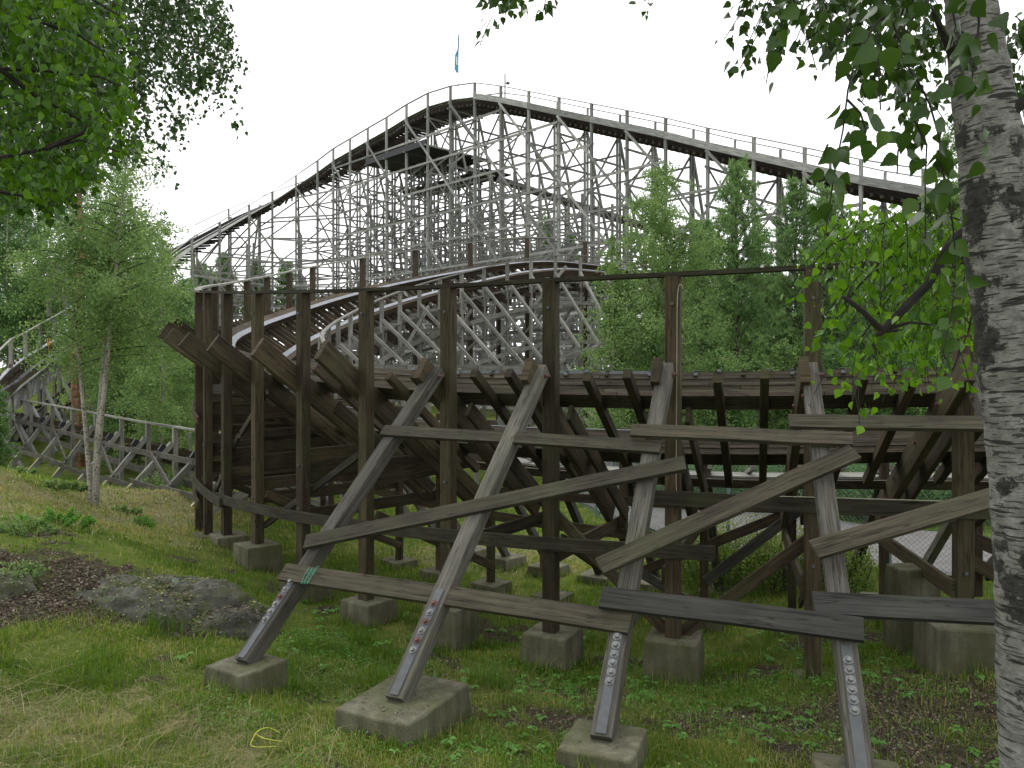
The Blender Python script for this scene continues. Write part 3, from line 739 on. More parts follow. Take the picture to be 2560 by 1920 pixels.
c = P(655, 1870, 6.9)
def gpt(px, py, h=.02):
    lo, hi = 3.0, 30.0
    for _k in range(45):
        m_ = (lo+hi)/2; q = P(px, py, m_)
        if q.z > gz(q.x, q.y): lo = m_
        else: hi = m_
    q = P(px, py, lo); return Vector((q.x, q.y, gz(q.x, q.y) + h))
cab = [gpt(x, y, h) for x, y, h in ((700, 1841, .03), (672, 1837, .06), (645, 1848, .07), (630, 1866, .05), (628, 1873, .03), (650, 1877, .03), (690, 1875, .03))]
polytube('yellow_cable', cab, .004, 'cable', 'thin yellow cable looping out of the grass at the bottom', 'cable')
cab = [gpt(x, y, h) for x, y, h in ((715, 1861, .02), (685, 1866, .05), (660, 1864, .06), (645, 1850, .04), (640, 1842, .02))]
polytube('yellow_cable', cab, .004, 'cable', 'second thin yellow cable end crossing the loop in the grass', 'cable')
a = BA[4]
pts = [rg(a, RR+.1, zh(a)-.30, -.06), rg(a, RR+.12, zh(a)-.2, -.07), rg(a, RR+.1, zh(a)-.22, -.12), rg(a, RR+.1, zh(a)-.35, -.11)]
pts = [rg(a, RR+.09, zh(a)-.18, -.13), rg(a, RR+.09, zh(a)-.12, -.10), rg(a, RR+.09, zh(a)-.18, -.075), rg(a, RR+.085, zh(a)-.4, -.06), rg(a, RR+.085, zh(a)-1.3, -.055), rg(a, RR+.085, EZ-.9, -.05), rg(a, RR+.085, EZ-1.36, -.05), rg(a, RR+.09, EZ-1.43, -.09), rg(a-1.5, RR+.12, EZ-1.44), rg(a-6, RR+.13, EZ-1.41), rg(a-14, RR+.13, EZ-1.42)]
polytube('cream_wire', pts, .0045, 'wire', 'cream wire running down the third outer post and along the dark board', 'wire')
q = gpt(2125 + 300, 1650, .03); mb = MB(); beam(mb, q, q + Vector((.06, .01, .012)), .045, .004, (0, -.3, 1)); o = build('paper_scrap', mb, M['white'], None, origin=q); tag(o, 'small white paper scrap on the dark soil beside the birch trunk', 'litter')

# ------------------------------------------------------------------ the tall hill
HN = []                                   # nodes of the near side: (x, y, handrail z)
for px, py, d in ((420, 640, 64), (480, 595, 67.5), (549, 555.5, 71), (623, 512, 74), (681, 479.5, 76), (740, 439, 77.2)):
    p = P(px, py, d); HN.append((p.x, p.y, p.z))
HY = {-8: 402, -7: 372, -6: 347.5, -5: 321, -4: 294, -3: 262, -2: 233.6, -1: 216, 0: 207.5, 1: 215.5, 2: 229, 3: 244.5, 4: 260, 5: 277, 6: 296, 7: 321, 8: 344, 9: 370, 10: 400, 11: 424, 12: 462, 13: 510}
for n_, py in HY.items():
    y = 60*(1-.0349*n_); x = 60*(-93+66.1*n_)/2000; HN.append((x, y, (HZ-py)/F*y + EZ))
N0 = 14                                   # index of n = 0
HNn = []
for i in range(len(HN)):
    a = HN[max(0, i-1)]; b = HN[min(len(HN)-1, i+1)]; dx, dy = b[0]-a[0], b[1]-a[1]; L = hypot(dx, dy)
    HNn.append(Vector((-dy/L, dx/L, 0)))  # away from the camera
def hp(i, w_, z): return Vector((HN[i][0], HN[i][1], z)) + HNn[i]*w_
hill = thing('tall_trestle', (HN[N0][0], HN[N0][1], EZ-3.6), 'tall pale grey timber lattice hill with a white sky behind, highest coaster drop', 'coaster hill')
ph = Parts(hill)
GB = EZ - 3.8
nH = len(HN)
def zt(i): return HN[i][2] - .95          # track level
# near plane
for i in range(nH):
    ph.beam('post', 'hill', hp(i, 0, GB), hp(i, 0, HN[i][2]), .165, .165, HNn[i])
    ph.beam('inner_post', 'hill', hp(i, 2.6, GB), hp(i, 2.6, zt(i)+.1), .13, .13, HNn[i])
    ph.beam('inner_post', 'hill', hp(i, 2.9, GB), hp(i, 2.9, HN[i][2]-.1 if i > N0 or i % 2 else zt(i)), .12, .12, HNn[i])
    if i > 3: ph.beam('raker', 'hill', hp(i, 2.8, zt(i)-.6), hp(i, 2.8+(zt(i)-GB)*.30, GB), .15, .15, HNn[i])
# handrails, fascia, track
def hillstrip(name, mat, i0, i1, w_, dz, ww, hh, base=None):
    rows = []
    for i in range(i0, i1+1):
        z = (HN[i][2] if base is None else base(i)) + dz; c = hp(i, w_, z); n_ = HNn[i]*(ww/2)
        rows.append([c-n_-Vector((0, 0, hh/2)), c+n_-Vector((0, 0, hh/2)), c+n_+Vector((0, 0, hh/2)), c-n_+Vector((0, 0, hh/2))])
    mb = MB(); sweep(mb, rows); return build(name, mb, M[mat], hill)
hillstrip('handrail', 'hill', 0, nH-1, 0, .02, .14, .06)
hillstrip('handrail', 'hill', 2, nH-1, 2.9, -.05, .12, .06)
for i0 in range(N0, nH-1, 2):
    hillstrip('side_board', 'hill', i0, min(i0+2, nH-1), -.13 - .03*((i0//2) % 2), -1.0, .06, .42)
    hillstrip('side_board', 'hill', i0, min(i0+2, nH-1), -.10, -.80, .03, .05)
hillstrip('side_board', 'hill', 0, N0, .35, -1.05, .05, .13); 
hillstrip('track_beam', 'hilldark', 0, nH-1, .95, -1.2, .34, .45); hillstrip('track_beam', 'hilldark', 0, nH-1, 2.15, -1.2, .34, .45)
hillstrip('walkway', 'hill', 0, nH-1, .38, -1.02, .6, .05)
hillstrip('steel_rail', 'rail', 0, nH-1, 1.0, -.93, .12, .02); hillstrip('steel_rail', 'rail', 0, nH-1, 2.1, -.93, .12, .02)
mb = MB()
for i in range(nH-1):
    for k in range(6):
        f = k/6; A, B = hp(i, 0, zt(i)-.65), hp(i+1, 0, zt(i+1)-.65); c = A.lerp(B, f); n_ = HNn[i].lerp(HNn[i+1], f)
        beam(mb, c + n_*.05, c + n_*2.85, .16, .16)
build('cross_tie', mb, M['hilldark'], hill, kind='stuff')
# far-reaching planes: (offset, first node, last node, top drop)
def topz(w_, i):
    if w_ < 3: return zt(i) - .7
    if w_ < 8: return min(zt(i)-1.6, EZ + np.interp(i-N0, [-16, -9, -4, 3, 8, 13], [2.0, 13.5, 19.6, 11.2, 5.5, 1]))
    return min(zt(i)-3.2, EZ + np.interp(i-N0, [-16, -12, -8, -4, 0, 5, 9], [1.0, 5.0, 11.0, 14.5, 9.5, 4.0, 1]))
for w_, i0, i1 in ((5.6, 2, nH-3), (8.2, 3, N0+9), (11.0, 4, N0+5), (14, 4, N0+2), (6.9, 5, N0+3), (12.4, 4, N0+1), (17, 5, N0-1), (4.1, 3, nH-3), (9.6, 4, N0+7)):
    for i in range(i0, i1+1):
        t = topz(w_, i)
        if t - GB < 2: continue
        ph.beam('inner_post', 'hill', hp(i, w_, GB), hp(i, w_, t + (.9 if i % 3 else 0)), .15, .15, HNn[i])
# longitudinal boards
def span(w_, z, i0, i1):
    """runs of nodes whose top is above z"""
    run = None
    for i in range(i0, i1+2):
        ok = i <= i1 and topz(w_, i) >= z
        if ok and run is None: run = i
        if not ok and run is not None:
            if i-1-run >= 1: yield run, i-1
            run = None
for w_, i0, i1, dz, off in ((0, 0, nH-1, 2.15, 0), (2.75, 0, nH-1, 1.85, .5), (5.6, 2, nH-3, 1.8, .9), (8.2, 3, N0+9, 1.8, .3), (11, 4, N0+5, 1.9, 1.1), (14, 4, N0+2, 1.9, .2), (6.9, 5, N0+3, 1.8, 1.6), (17, 5, N0-1, 1.9, .8), (4.1, 3, nH-3, 1.9, 1.3), (9.6, 4, N0+7, 1.9, .7)):
    z = GB + 1.2 + off
    while z < EZ + 22:
        for r0, r1 in span(w_, z, i0, i1):
            i = r0
            while i < r1:
                e = min(i + (3 if w_ == 0 else 4), r1)
                if w_ == 0:
                    ph.beam('long_board', 'hill', hp(i, -.15, z), hp(e, -.15, z+.0), .06, .17)
                else:
                    ph.beam('long_board_inner', 'hill', hp(i, w_+.1, z), hp(e, w_+.1, z), .06, .125)
                i = e
        z += dz
# long diagonals, falling to the right at 45 degrees
for i in range(1, nH-2, 2):
    z = zt(i) - .3; j = i
    while z > GB and j < nH-1:
        L = (hp(j+1, 0, 0)-hp(j, 0, 0)).length; z2 = z - L*1.12
        if z2 < GB: break
        if z2 < zt(j+1): ph.beam('long_diagonal', 'hill', hp(j, -.22, z), hp(j+1, -.22, z2), .06, .16)
        z = z2; j += 1
for i in range(3, nH-1):
    z = zt(i) - .9; j = i
    while z > GB and j > 0:
        L = (hp(j-1, 0, 0)-hp(j, 0, 0)).length; z2 = z - L*1.3
        if z2 < GB: break
        if z2 < zt(j-1): ph.beam('inner_diagonal', 'hill', hp(j, 2.5, z), hp(j-1, 2.5, z2), .06, .13)
        z = z2; j -= 1
for w_, i0, i1 in ((5.6, 3, nH-4), (11, 5, N0+4), (8.2, 5, N0+6), (14, 5, N0)):
    for i in range(i0, i1, 1 if w_ > 6 else 2):
        z = topz(w_, i) - .4; j = i
        while z > GB and j < i1:
            L = (hp(j+1, 0, 0)-hp(j, 0, 0)).length; z2 = z - L*1.2
            if z2 < GB: break
            ph.beam('inner_diagonal', 'hill', hp(j, w_-.1, z), hp(j+1, w_-.1, z2), .06, .11); z = z2; j += 1
# bents: boards and crosses going back from each post
for i in range(nH):
    z = GB + 2.2
    k = 0
    while z < zt(i) - .5:
        wmax = max([w_ for w_ in (2.8, 5.6, 8.2, 11, 14) if w_ == 2.8 or topz(w_, i) > z] if i < N0+6 else [2.8])
        wr = 2.8 + (zt(i)-z)*.30 if i > 3 else 2.8
        ph.beam('bent_board', 'hill', hp(i, -.3, z), hp(i, max(wmax, wr)+.3, z), .06, .14)
        ph.beam('bent_brace', 'hill', hp(i, 0, z-2.2), hp(i, 2.75, z), .06, .11) if k % 2 else ph.beam('bent_brace', 'hill', hp(i, 2.75, z-2.2), hp(i, 0, z), .06, .11)
        if wmax > 5: ph.beam('bent_brace', 'hill', hp(i, 2.8, z-2.2 if k % 2 else z), hp(i, 5.6, z if k % 2 else z-2.2), .06, .14)
        z += 2.2; k += 1
# lower return track through the lattice and dark platform under the crest
def lowz(i): return EZ + float(np.interp(i-N0, [-4.2, 2.9, 9], [19.3, 11.2, 5.0]))
for q in (-.35, .35):
    rows = []
    for i in range(N0-4, N0+7):
        c = hp(i, 7+q*1.6, lowz(i)); rows.append([c+Vector((0, 0, -.3))-HNn[i]*.16, c+Vector((0, 0, -.3))+HNn[i]*.16, c+Vector((0, 0, .25))+HNn[i]*.16, c+Vector((0, 0, .25))-HNn[i]*.16])
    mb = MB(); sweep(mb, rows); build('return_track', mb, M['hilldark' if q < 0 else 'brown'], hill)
PZ = EZ + 18.25
rows = [[hp(i, -.05, PZ-.1), hp(i, 6.5, PZ-.1), hp(i, 6.5, PZ+.02), hp(i, -.05, PZ+.02)] for i in range(N0-5, N0-1)]
mb = MB(); sweep(mb, rows); build('dark_platform', mb, M['black'], hill)
rows = [[hp(i, -.22, PZ-.08), hp(i, -.14, PZ-.08), hp(i, -.14, PZ+.42), hp(i, -.22, PZ+.42)] for i in range(N0-5, N0-1)]
mb = MB(); sweep(mb, rows); build('dark_kick_board', mb, M['black'], hill)
rows = [[hp(i, 3.6, PZ-1.9), hp(i, 6.5, PZ-1.9), hp(i, 6.5, PZ-1.8), hp(i, 3.6, PZ-1.8)] for i in range(N0-5, N0)]
mb = MB(); sweep(mb, rows); build('dark_platform', mb, M['black'], hill)
ph.finish()

# flag and mast on the crest
def polefoot(px, py, d): return P(px, py, d)
p = hp(N0-1, 1.6, HN[N0-1][2]-.95); D_ = p.y; p.x = (1145.5-1280)/F*D_
fl = thing('flagpole', p, 'thin white pole with a limp blue flag on the top of the tall hill', 'flagpole')
xx = (1145-1280)/F*D_; mb = MB(); tube(mb, [p, Vector((xx, D_, P(0, 90, D_).z)), Vector((xx - .03, D_, P(0, 84, D_).z))], .05, 6); build('pole', mb, M['white'], fl)
rows = []
for k, (x0, x1, y) in enumerate(((1146, 1147.5, 87), (1146, 1148.5, 105), (1143, 1147, 125), (1137.5, 1146.5, 137), (1136.5, 1146, 150), (1136, 1146, 172), (1141, 1146, 182))):
    a, b = P(x0, y, D_ - .15*sin(k*1.3)), P(x1, y, D_-.05); t_ = Vector((0, .03, 0))
    rows.append([a-t_, a.lerp(b, .5)-t_*4, b-t_, b+t_, a.lerp(b, .5)-t_*2, a+t_])
mb = MB(); sweep(mb, rows); build('flag', mb, M['cloth'], fl)
mb = MB(); beam(mb, P(1141, 142, D_-.26), P(1142.5, 162, D_-.26), .015, .10, (1, 0, 0)); build('flag_emblem', mb, M['white'], fl)
p = hp(N0+1, 2.9, HN[N0+1][2]-1.2); D_ = p.y; p.x = (1262.5-1280)/F*D_
ms = thing('mast', p, 'short dark mast with a small lamp box just right of the hill crest', 'mast')
mb = MB(); beam(mb, p, Vector(((1262.5-1280)/F*D_, D_, P(0, 185, D_).z)), .09, .09, (1, 0, 0)); build('pole', mb, M['brown'], ms)
mb = MB(); beam(mb, P(1266, 207, D_), P(1274, 209, D_), .12, .17, Z3); beam(mb, P(1263, 208, D_), P(1267, 207.5, D_), .04, .04, Z3); build('lamp_box', mb, M['black'], ms)

# ------------------------------------------------------------------ low trestle on the left
low = thing('low_trestle', P(300, 1180, 32), 'low grey coaster trestle with crossed boards running behind the young birches', 'coaster track')
pl = Parts(low)
LN = [(-60, 978, 1.62), (-14, 988, 1.56), (32, 998, 1.50), (77, 1004, 1.44), (129, 1012, 1.35), (182, 1022, 1.27), (240, 1033, 1.18), (304, 1045, 1.09), (370, 1057, 1.0), (438, 1067, .93), (520, 1080, .86), (610, 1094, .80)]
LP = [P(x, y, 28.5*k) for x, y, k in LN]
for i, p in enumerate(LP):
    a = LP[max(0, i-1)]; b = LP[min(len(LP)-1, i+1)]; d = Vector((b.x-a.x, b.y-a.y, 0)).normalized(); n_ = Vector((d.y, -d.x, 0))  # towards the camera
    if n_.y > 0: n_ = -n_
    base = min(gz(p.x, p.y), p.z-2.2) - .2; H = p.z-base
    pl.beam('post', 'pale', Vector((p.x, p.y, base)), p, .15, .15, n_)
    q = p - n_*2.6; pl.beam('post', 'pale', Vector((q.x, q.y, base-.3)), q - Vector((0, 0, .7)), .15, .15, n_)
    top = p + Vector((0, 0, -.55)) + n_*.1; ft = Vector((p.x, p.y, 0)) + n_*1.75; ft.z = min(base+.25, gz(ft.x, ft.y)+.12)
    pl.beam('raking_strut', 'pale', top, ft, .15, .17, n_)
    st0 = top.lerp(ft, .72); pl.beam('strut_cover', 'strap', st0 + n_*.075 + Vector((0, 0, .06)), ft + n_*.09 + Vector((0, 0, .1)), .10, .02, n_)
    if 2 < i < 11:
        mb = MB()
        fo = footing((ft.x, ft.y), math.atan2(d.y, d.x), .75, .75, ft.z+.01, ft.z-1.1, ['', '', '', 'low footing at the far left end of the low trestle', 'low footing under the second strut left of the birch stems', 'low footing under the strut just left of the birch stems', 'low footing hidden behind the white birch stems', 'low footing just right of the birch stems under the low trestle', 'flat grey footing under the low trestle strut with leaves, two from the dark curve', 'flat grey footing of the low trestle next to the dark curve', 'hidden footing of the low trestle behind the dark curve'][i], 'footings of the low trestle')
    pl.beam('ledger', 'brown', p + n_*.35 + Vector((0, 0, -.75)), p - n_*2.6 + Vector((0, 0, -1.5)), .1, .22)
    pl.beam('ledger', 'black', p + n_*.30 + Vector((0, 0, -.78)), p + n_*.5 + Vector((0, 0, -.64)), .13, .24)
    if i < len(LP)-1:
        r = LP[i+1]
        def at_(pp, f, zz): return Vector((pp.x, pp.y, 0)) + n_*(.2 + 1.65*f) + Vector((0, 0, pp.z - .55 - (H-.75)*f + zz))
        pl.beam('rail_board', 'grey', at_(p, .22, .08) - d*.3, at_(r, .22, .08) + d*.3, .05, .17, n_.cross(d)*-1 if False else Z3)
        pl.beam('rail_board', 'grey', at_(p, .68, .08) - d*.3, at_(r, .68, .08) + d*.3, .05, .17, Z3)
        if i % 2 == 1: pl.beam('cross_brace', 'grey', at_(p, .26, .12) - d*.4, at_(r, .62, .12) + d*.3, .05, .15, Z3)
        pl.beam('rail_board', 'grey', Vector((p.x, p.y, p.z-1.75)) , Vector((r.x, r.y, r.z-1.75)), .06, .25)
        pl.beam('track_beam', 'beam', p + Vector((0, 0, -1.15)) - n_*.8, r + Vector((0, 0, -1.15)) - n_*.8, .35, .3)
        pl.beam('track_beam', 'beam', p + Vector((0, 0, -1.75)) - n_*2.0, r + Vector((0, 0, -1.75)) - n_*2.0, .35, .3)
        pl.beam('steel_rail', 'rail', p + Vector((0, 0, -1.575)) - n_*2.0, r + Vector((0, 0, -1.575)) - n_*2.0, .14, .02)
        pl.beam('handrail', 'pale', p, r, .13, .06)
        for k in range(1, 4):
            c = p.lerp(r, k/4); pl.beam('tie', 'brown', c + n_*.1 + Vector((0, 0, -1.0)), c - n_*2.4 + Vector((0, 0, -2.1)), .1, .12)
pl.finish()

# ------------------------------------------------------------------ climbing track, far left
clm = thing('climbing_track', P(100, 960, 44), 'grey coaster track climbing to the right behind the pine trunk at the far left', 'coaster track')
pk = Parts(clm)
# outer handrail, outer rail, inner rail, inner handrail : picture rows along the run, with distance
CL = [(-70, 900, 985, 1015, 1052, 37), (-10, 848, 925, 975, 1018, 39), (30, 832, 897, 952, 985, 41), (70, 810, 876, 918, 952, 42.5), (110, 791, 853, 893, 921, 44), (150, 770, 828, 867, 888, 45.5), (185, 751, 806, 842, 862, 47), (225, 731, 783, 815, 838, 48.5), (265, 713, 760, 790, 815, 50)]
prev = None
for i, (x, y0, y1, y2, y3, d) in enumerate(CL):
    A, B, C_, D_ = P(x, y0, d+2.6), P(x, y1, d+2.0), P(x, y2, d+.8), P(x, y3, d)
    A.x, B.x, C_.x = D_.x - .9, D_.x - .7, D_.x - .25
    g0 = gz(D_.x, D_.y) - 1
    pk.beam('post', 'pale', Vector((A.x, A.y, g0)), A, .15, .15); pk.beam('post', 'pale', Vector((D_.x, D_.y, g0)), D_, .14, .14)
    pk.beam('raking_strut', 'hill', D_ - Vector((0, 0, 1.0)), Vector((D_.x+2.2, D_.y-1.2, g0+.6)), .14, .14)
    for z in np.arange(g0+1.5, D_.z-1.2, 1.3): pk.beam('cross_board', 'grey', Vector((D_.x, D_.y, z)), Vector((A.x, A.y, z)), .06, .16)
    if prev:
        a, b, c, e = prev
        pk.beam('handrail', 'hill', a, A, .12, .06); pk.beam('handrail', 'hill', e, D_, .12, .06)
        pk.beam('track_beam', 'beam', b - Vector((0, 0, .17)), B - Vector((0, 0, .17)), .3, .3); pk.beam('track_beam', 'beam', c - Vector((0, 0, .17)), C_ - Vector((0, 0, .17)), .3, .3)
        pk.beam('steel_rail', 'rail', b, B, .2, .02); pk.beam('steel_rail', 'rail', c, C_, .2, .02)
        for k in range(9):
            u = e.lerp(D_, k/9) - Vector((0, 0, 1.0)); v_ = c.lerp(C_, k/9) - Vector((0, 0, .55)); pk.beam('walkway_slat', 'hill', u, v_, .1, .04)
        for k in range(4): pk.beam('tie', 'brown', a.lerp(A, k/4) - Vector((0, 0, 1.3)), c.lerp(C_, k/4) - Vector((0, 0, .5)), .1, .14)
        pk.beam('rail_board', 'grey', e - Vector((0, 0, 2.1)), D_ - Vector((0, 0, 2.1)), .05, .15)
        pk.beam('rail_board', 'grey', Vector((e.x, e.y, g0+1.6)), Vector((D_.x, D_.y, g0+1.9)), .05, .15)
        pk.beam('cross_board', 'grey', Vector((e.x, e.y, g0+.8)), Vector((D_.x, D_.y, D_.z-2.3)), .05, .14)
    prev = (A, B, C_, D_)
pk.finish()
p = P(122, 862, 40.5); mb = MB(); beam(mb, p, P(122, 846, 40.5), .15, .03, (0, -1, 0)); beam(mb, P(122, 885, 40.55), p, .03, .03)
o = build('marker_board', mb, plain('orange_marker', (.55, .25, .04)), None, origin=P(122, 900, 40.5)); tag(o, 'tiny orange marker board between the rails of the climbing track', 'marker')

# hut roof far left
p = P(150, 720, 58); mb = MB()
hut = thing('hut', P(150, 760, 58), 'small pale roofed hut glimpsed through the trees at the left', 'hut')
q = [P(112, 645, 58), P(172, 645, 58), P(172, 645, 62), P(112, 645, 62)]; top = P(148, 628, 60)
mb.add(q + [top], [(0, 1, 4), (1, 2, 4), (2, 3, 4), (3, 0, 4), (3, 2, 1, 0)], [[(0, 0)]*3]*4 + [[(0, 0)]*4], .5); build('roof', mb, M['white'], hut)
for x in (122, 165):
    for d in (58.4, 61.5): mb = MB(); beam(mb, P(x, 646, d), P(x, 790, d), .25, .25, (0, 1, 0)); build('post', mb, M['pale'], hut)
mb = MB(); beam(mb, P(118, 700, 60), P(168, 700, 60), .3, 3.0); build('wall', mb, M['hill'], hut)

# ------------------------------------------------------------------ path, fence
mb = MB(); nP = 90; rows = []
PC = smooth([Vector(v) for v in ((30, 8, 0), (20, 12, 0), (12.5, 13.4, 0), (8.3, 15.9, 0), (6.2, 18.9, 0), (4.4, 24, 0), (4.2, 29, 0), (3, 36, 0), (-2, 46, 0))], 10)
for k in range(len(PC)):
    a, b = PC[max(0, k-1)], PC[min(len(PC)-1, k+1)]; x, y = PC[k].x, PC[k].y; d = (a-b).normalized(); n_ = Vector((-d.y, d.x, 0))
    row = []
    for s_ in (-2.3, -1.2, 0, 1.2, 2.3): v_ = Vector((x, y, 0)) + n_*s_; v_.z = gz(v_.x, v_.y) + .05; row.append(v_)
    rows.append(row)
sweep(mb, rows, closed=False, caps=False); o = build('path', mb, M['path'], None); o['kind'] = 'structure'

fence = thing('chain_link_fence', (6.8, 14.3, gz(6.8, 14.3)), 'green grey chain link fence along the path behind the coaster curve', 'fence')
FP = [(1.9, 24.5), (2.3, 21.8), (3.2, 19.2), (4.6, 17.0), (6.75, 14.3), (9.1, 13.0), (11.4, 12.2)]
fz = [gz(x, y) for x, y in FP]; FH = 2.0
for (x, y), z in zip(FP, fz):
    mb = MB(); tube(mb, [(x, y, z-.3), (x, y, z+FH+.05)], .035, 8); build('post', mb, M['teal'], fence)
for k in range(len(FP)-1):
    (x0, y0), (x1, y1) = FP[k], FP[k+1]; L = hypot(x1-x0, y1-y0); mb = MB(); pt = .09; r = .0022
    def fpnt(s_, h): f = s_/L; return Vector((x0+(x1-x0)*f, y0+(y1-y0)*f, fz[k]+(fz[k+1]-fz[k])*f + .03 + h))
    s_ = -FH
    while s_ < L:
        for sg in (1, -1):
            a0, h0, a1, h1 = (s_, 0, s_+FH, FH) if sg == 1 else (s_, FH, s_+FH, 0)
            if a0 < 0: h0 += sg*(-a0); a0 = 0
            if a1 > L: h1 -= sg*(a1-L); a1 = L
            if a1 > a0: beam(mb, fpnt(a0, h0), fpnt(a1, h1), r*2, r*2)
        s_ += pt
    for h in (0, FH): beam(mb, fpnt(0, h), fpnt(L, h), .008, .008)
    build('wire_mesh', mb, M['teal'], fence)
p = P(1802, 1190, 15.5); mb = MB(); beam(mb, p + Vector((-.09, 0, 0)), p + Vector((.09, 0, 0)), .02, .15); o = build('sign_panel', mb, M['blue'], None, origin=p); tag(o, 'small blue panel on the fence seen under the track beams', 'sign')

# ------------------------------------------------------------------ vegetation
def quads_leaves(c, size, seed=0, flat=.0, aspect=.62, droop=False):
    """diamond leaves at centres c (N,3) -> verts, quads, per-leaf index"""
    r = np.random.default_rng(seed); N = len(c)
    d = r.normal(size=(N, 3)); 
    if droop: d[:, 2] = -np.abs(d[:, 2])*1.4
    d /= np.linalg.norm(d, axis=1)[:, None]
    e = r.normal(size=(N, 3)); 
    if flat: e[:, 2] *= (1-flat)
    s_ = np.cross(d, e); s_ /= np.linalg.norm(s_, axis=1)[:, None]
    sz = (size*r.uniform(.65, 1.25, N))[:, None]
    v = np.stack([c - d*sz*.5, c - d*sz*.05 + s_*sz*aspect*.5, c + d*sz*.5, c - d*sz*.05 - s_*sz*aspect*.5], 1).reshape(-1, 3)
    return v, np.arange(4*N).reshape(N, 4)

def leaf_obj(name, c, size, mat, parent, seed, tone, aspect=.62, droop=False, kind=None):
    v, q = quads_leaves(c, size, seed, aspect=aspect, droop=droop)
    return npmesh(name, v, q, np.repeat(tone, 4), M[mat], parent, kind=kind)

def curvepts(p, d, L, droop, n=6, wob=.08, rng=R_):
    pts = [Vector(p)]; d = Vector(d).normalized()
    for k in range(n):
        d = (d + Vector((rng.uniform(-wob, wob), rng.uniform(-wob, wob), -droop/n + rng.uniform(-wob, wob)*.6))).normalized()
        pts.append(pts[-1] + d*(L/n))
    return pts

def broadleaf(name, label, cat, group, base, H, rad, nleaf, leaf, mat, seed, stems=1, lean=(0, 0), crown0=.25, prof=None, droop=.9, nb=46, up=.5, bark='birchthin', trunk_r=.09, sink=.3, spread=.20, strings=True):
    rng = random.Random(seed); nr = np.random.default_rng(seed)
    base = Vector(base); root = thing(name, base, label, cat, group)
    prof = prof or (lambda t: (1-t)**.75 * min(1, (t-crown0+.12)*5) + .06)
    cen = []; tips = []
    mbb = MB(); total = 0
    allb = []
    for s_ in range(stems):
        a = rng.uniform(0, 6.28); off = Vector((cos(a), sin(a)*.3, 0))*(0 if s_ == 0 else .16); tilt = Vector((lean[0] + (rng.uniform(-.08, .08) if stems > 1 else 0), lean[1] + rng.uniform(-.04, .04)*(stems > 1), 0))
        Hs = H*(1 if s_ == 0 else rng.uniform(.72, .95)); tp = []
        for k in range(13):
            f = k/12; tp.append(base + off*(1+4.5*f) + tilt*(Hs*f**1.3) + Vector((.03*H*.1*sin(f*5+seed+s_), .03*H*.1*cos(f*4+seed), Hs*f - (sink if k == 0 else 0))))
        mb = MB(); tube(mb, tp, [trunk_r*(1.25 if k == 0 else 1)*(1-.9*(k/12))*(1 if s_ == 0 else .8) + .006 for k in range(13)], 8, jit=.04)
        build('trunk', mb, M[bark], root)
        for b in range(nb//stems):
            f = crown0 + (1-crown0)*((b+rng.random())/(nb//stems))**.92; f = min(f, .99)
            i = min(int(f*12), 11); p = tp[i].lerp(tp[i+1], f*12-i); az = rng.uniform(0, 2*pi); L = rad*prof(f)*rng.uniform(.75, 1.15)
            d = Vector((cos(az), sin(az), up*rng.uniform(.6, 1.4))); pts = curvepts(p, d, L, droop, 6, .10, rng)
            if L > .25: tube(mbb, pts, [(.007*(1+L*.4)*(1-j/7) + .002) for j in range(7)], 4)
            allb.append((pts, L))
    build('branches', mbb, M['twig'], root)
    tot = sum(L**1.4+.1 for _, L in allb)
    for pts, L in allb:
        m_ = max(8, int(nleaf*(L**1.4+.1)/tot)); A = np.array([list(p) for p in pts]); nsub = max(2, int(3+L*5))
        # sub-twigs: starts along the branch, hanging ends
        u = nr.uniform(.12, 1, nsub)*6; i0 = np.minimum(u.astype(int), 5); st = A[i0] + (A[i0+1]-A[i0])*(u-i0)[:, None]
        dirs = nr.normal(size=(nsub, 3)); dirs[:, 2] = dirs[:, 2]*.5 - (.5 if strings else .1); dirs /= np.linalg.norm(dirs, axis=1)[:, None]
        ln = nr.uniform(.25, .9, nsub)*(.25 + .28*L)*1.2
        w_ = nr.integers(0, nsub, m_); f = nr.uniform(0, 1, m_)**.8
        c = st[w_] + dirs[w_]*(ln[w_]*f)[:, None] + nr.normal(size=(m_, 3))*(.05+.04*L)*spread*4
        c[:, 2] -= (f*ln[w_])*(.35 if strings else 0)
        cen.append(c)
    c = np.concatenate(cen); clump = vnoise(c[:, 0]+c[:, 2]*.7, c[:, 1]-c[:, 2]*.9, 2.0, seed)
    tone = np.clip(nr.normal(.42, .2, len(c)) + (clump-.5)*.55, 0, 1)
    leaf_obj('foliage', c, leaf, mat, root, seed, tone)
    return root

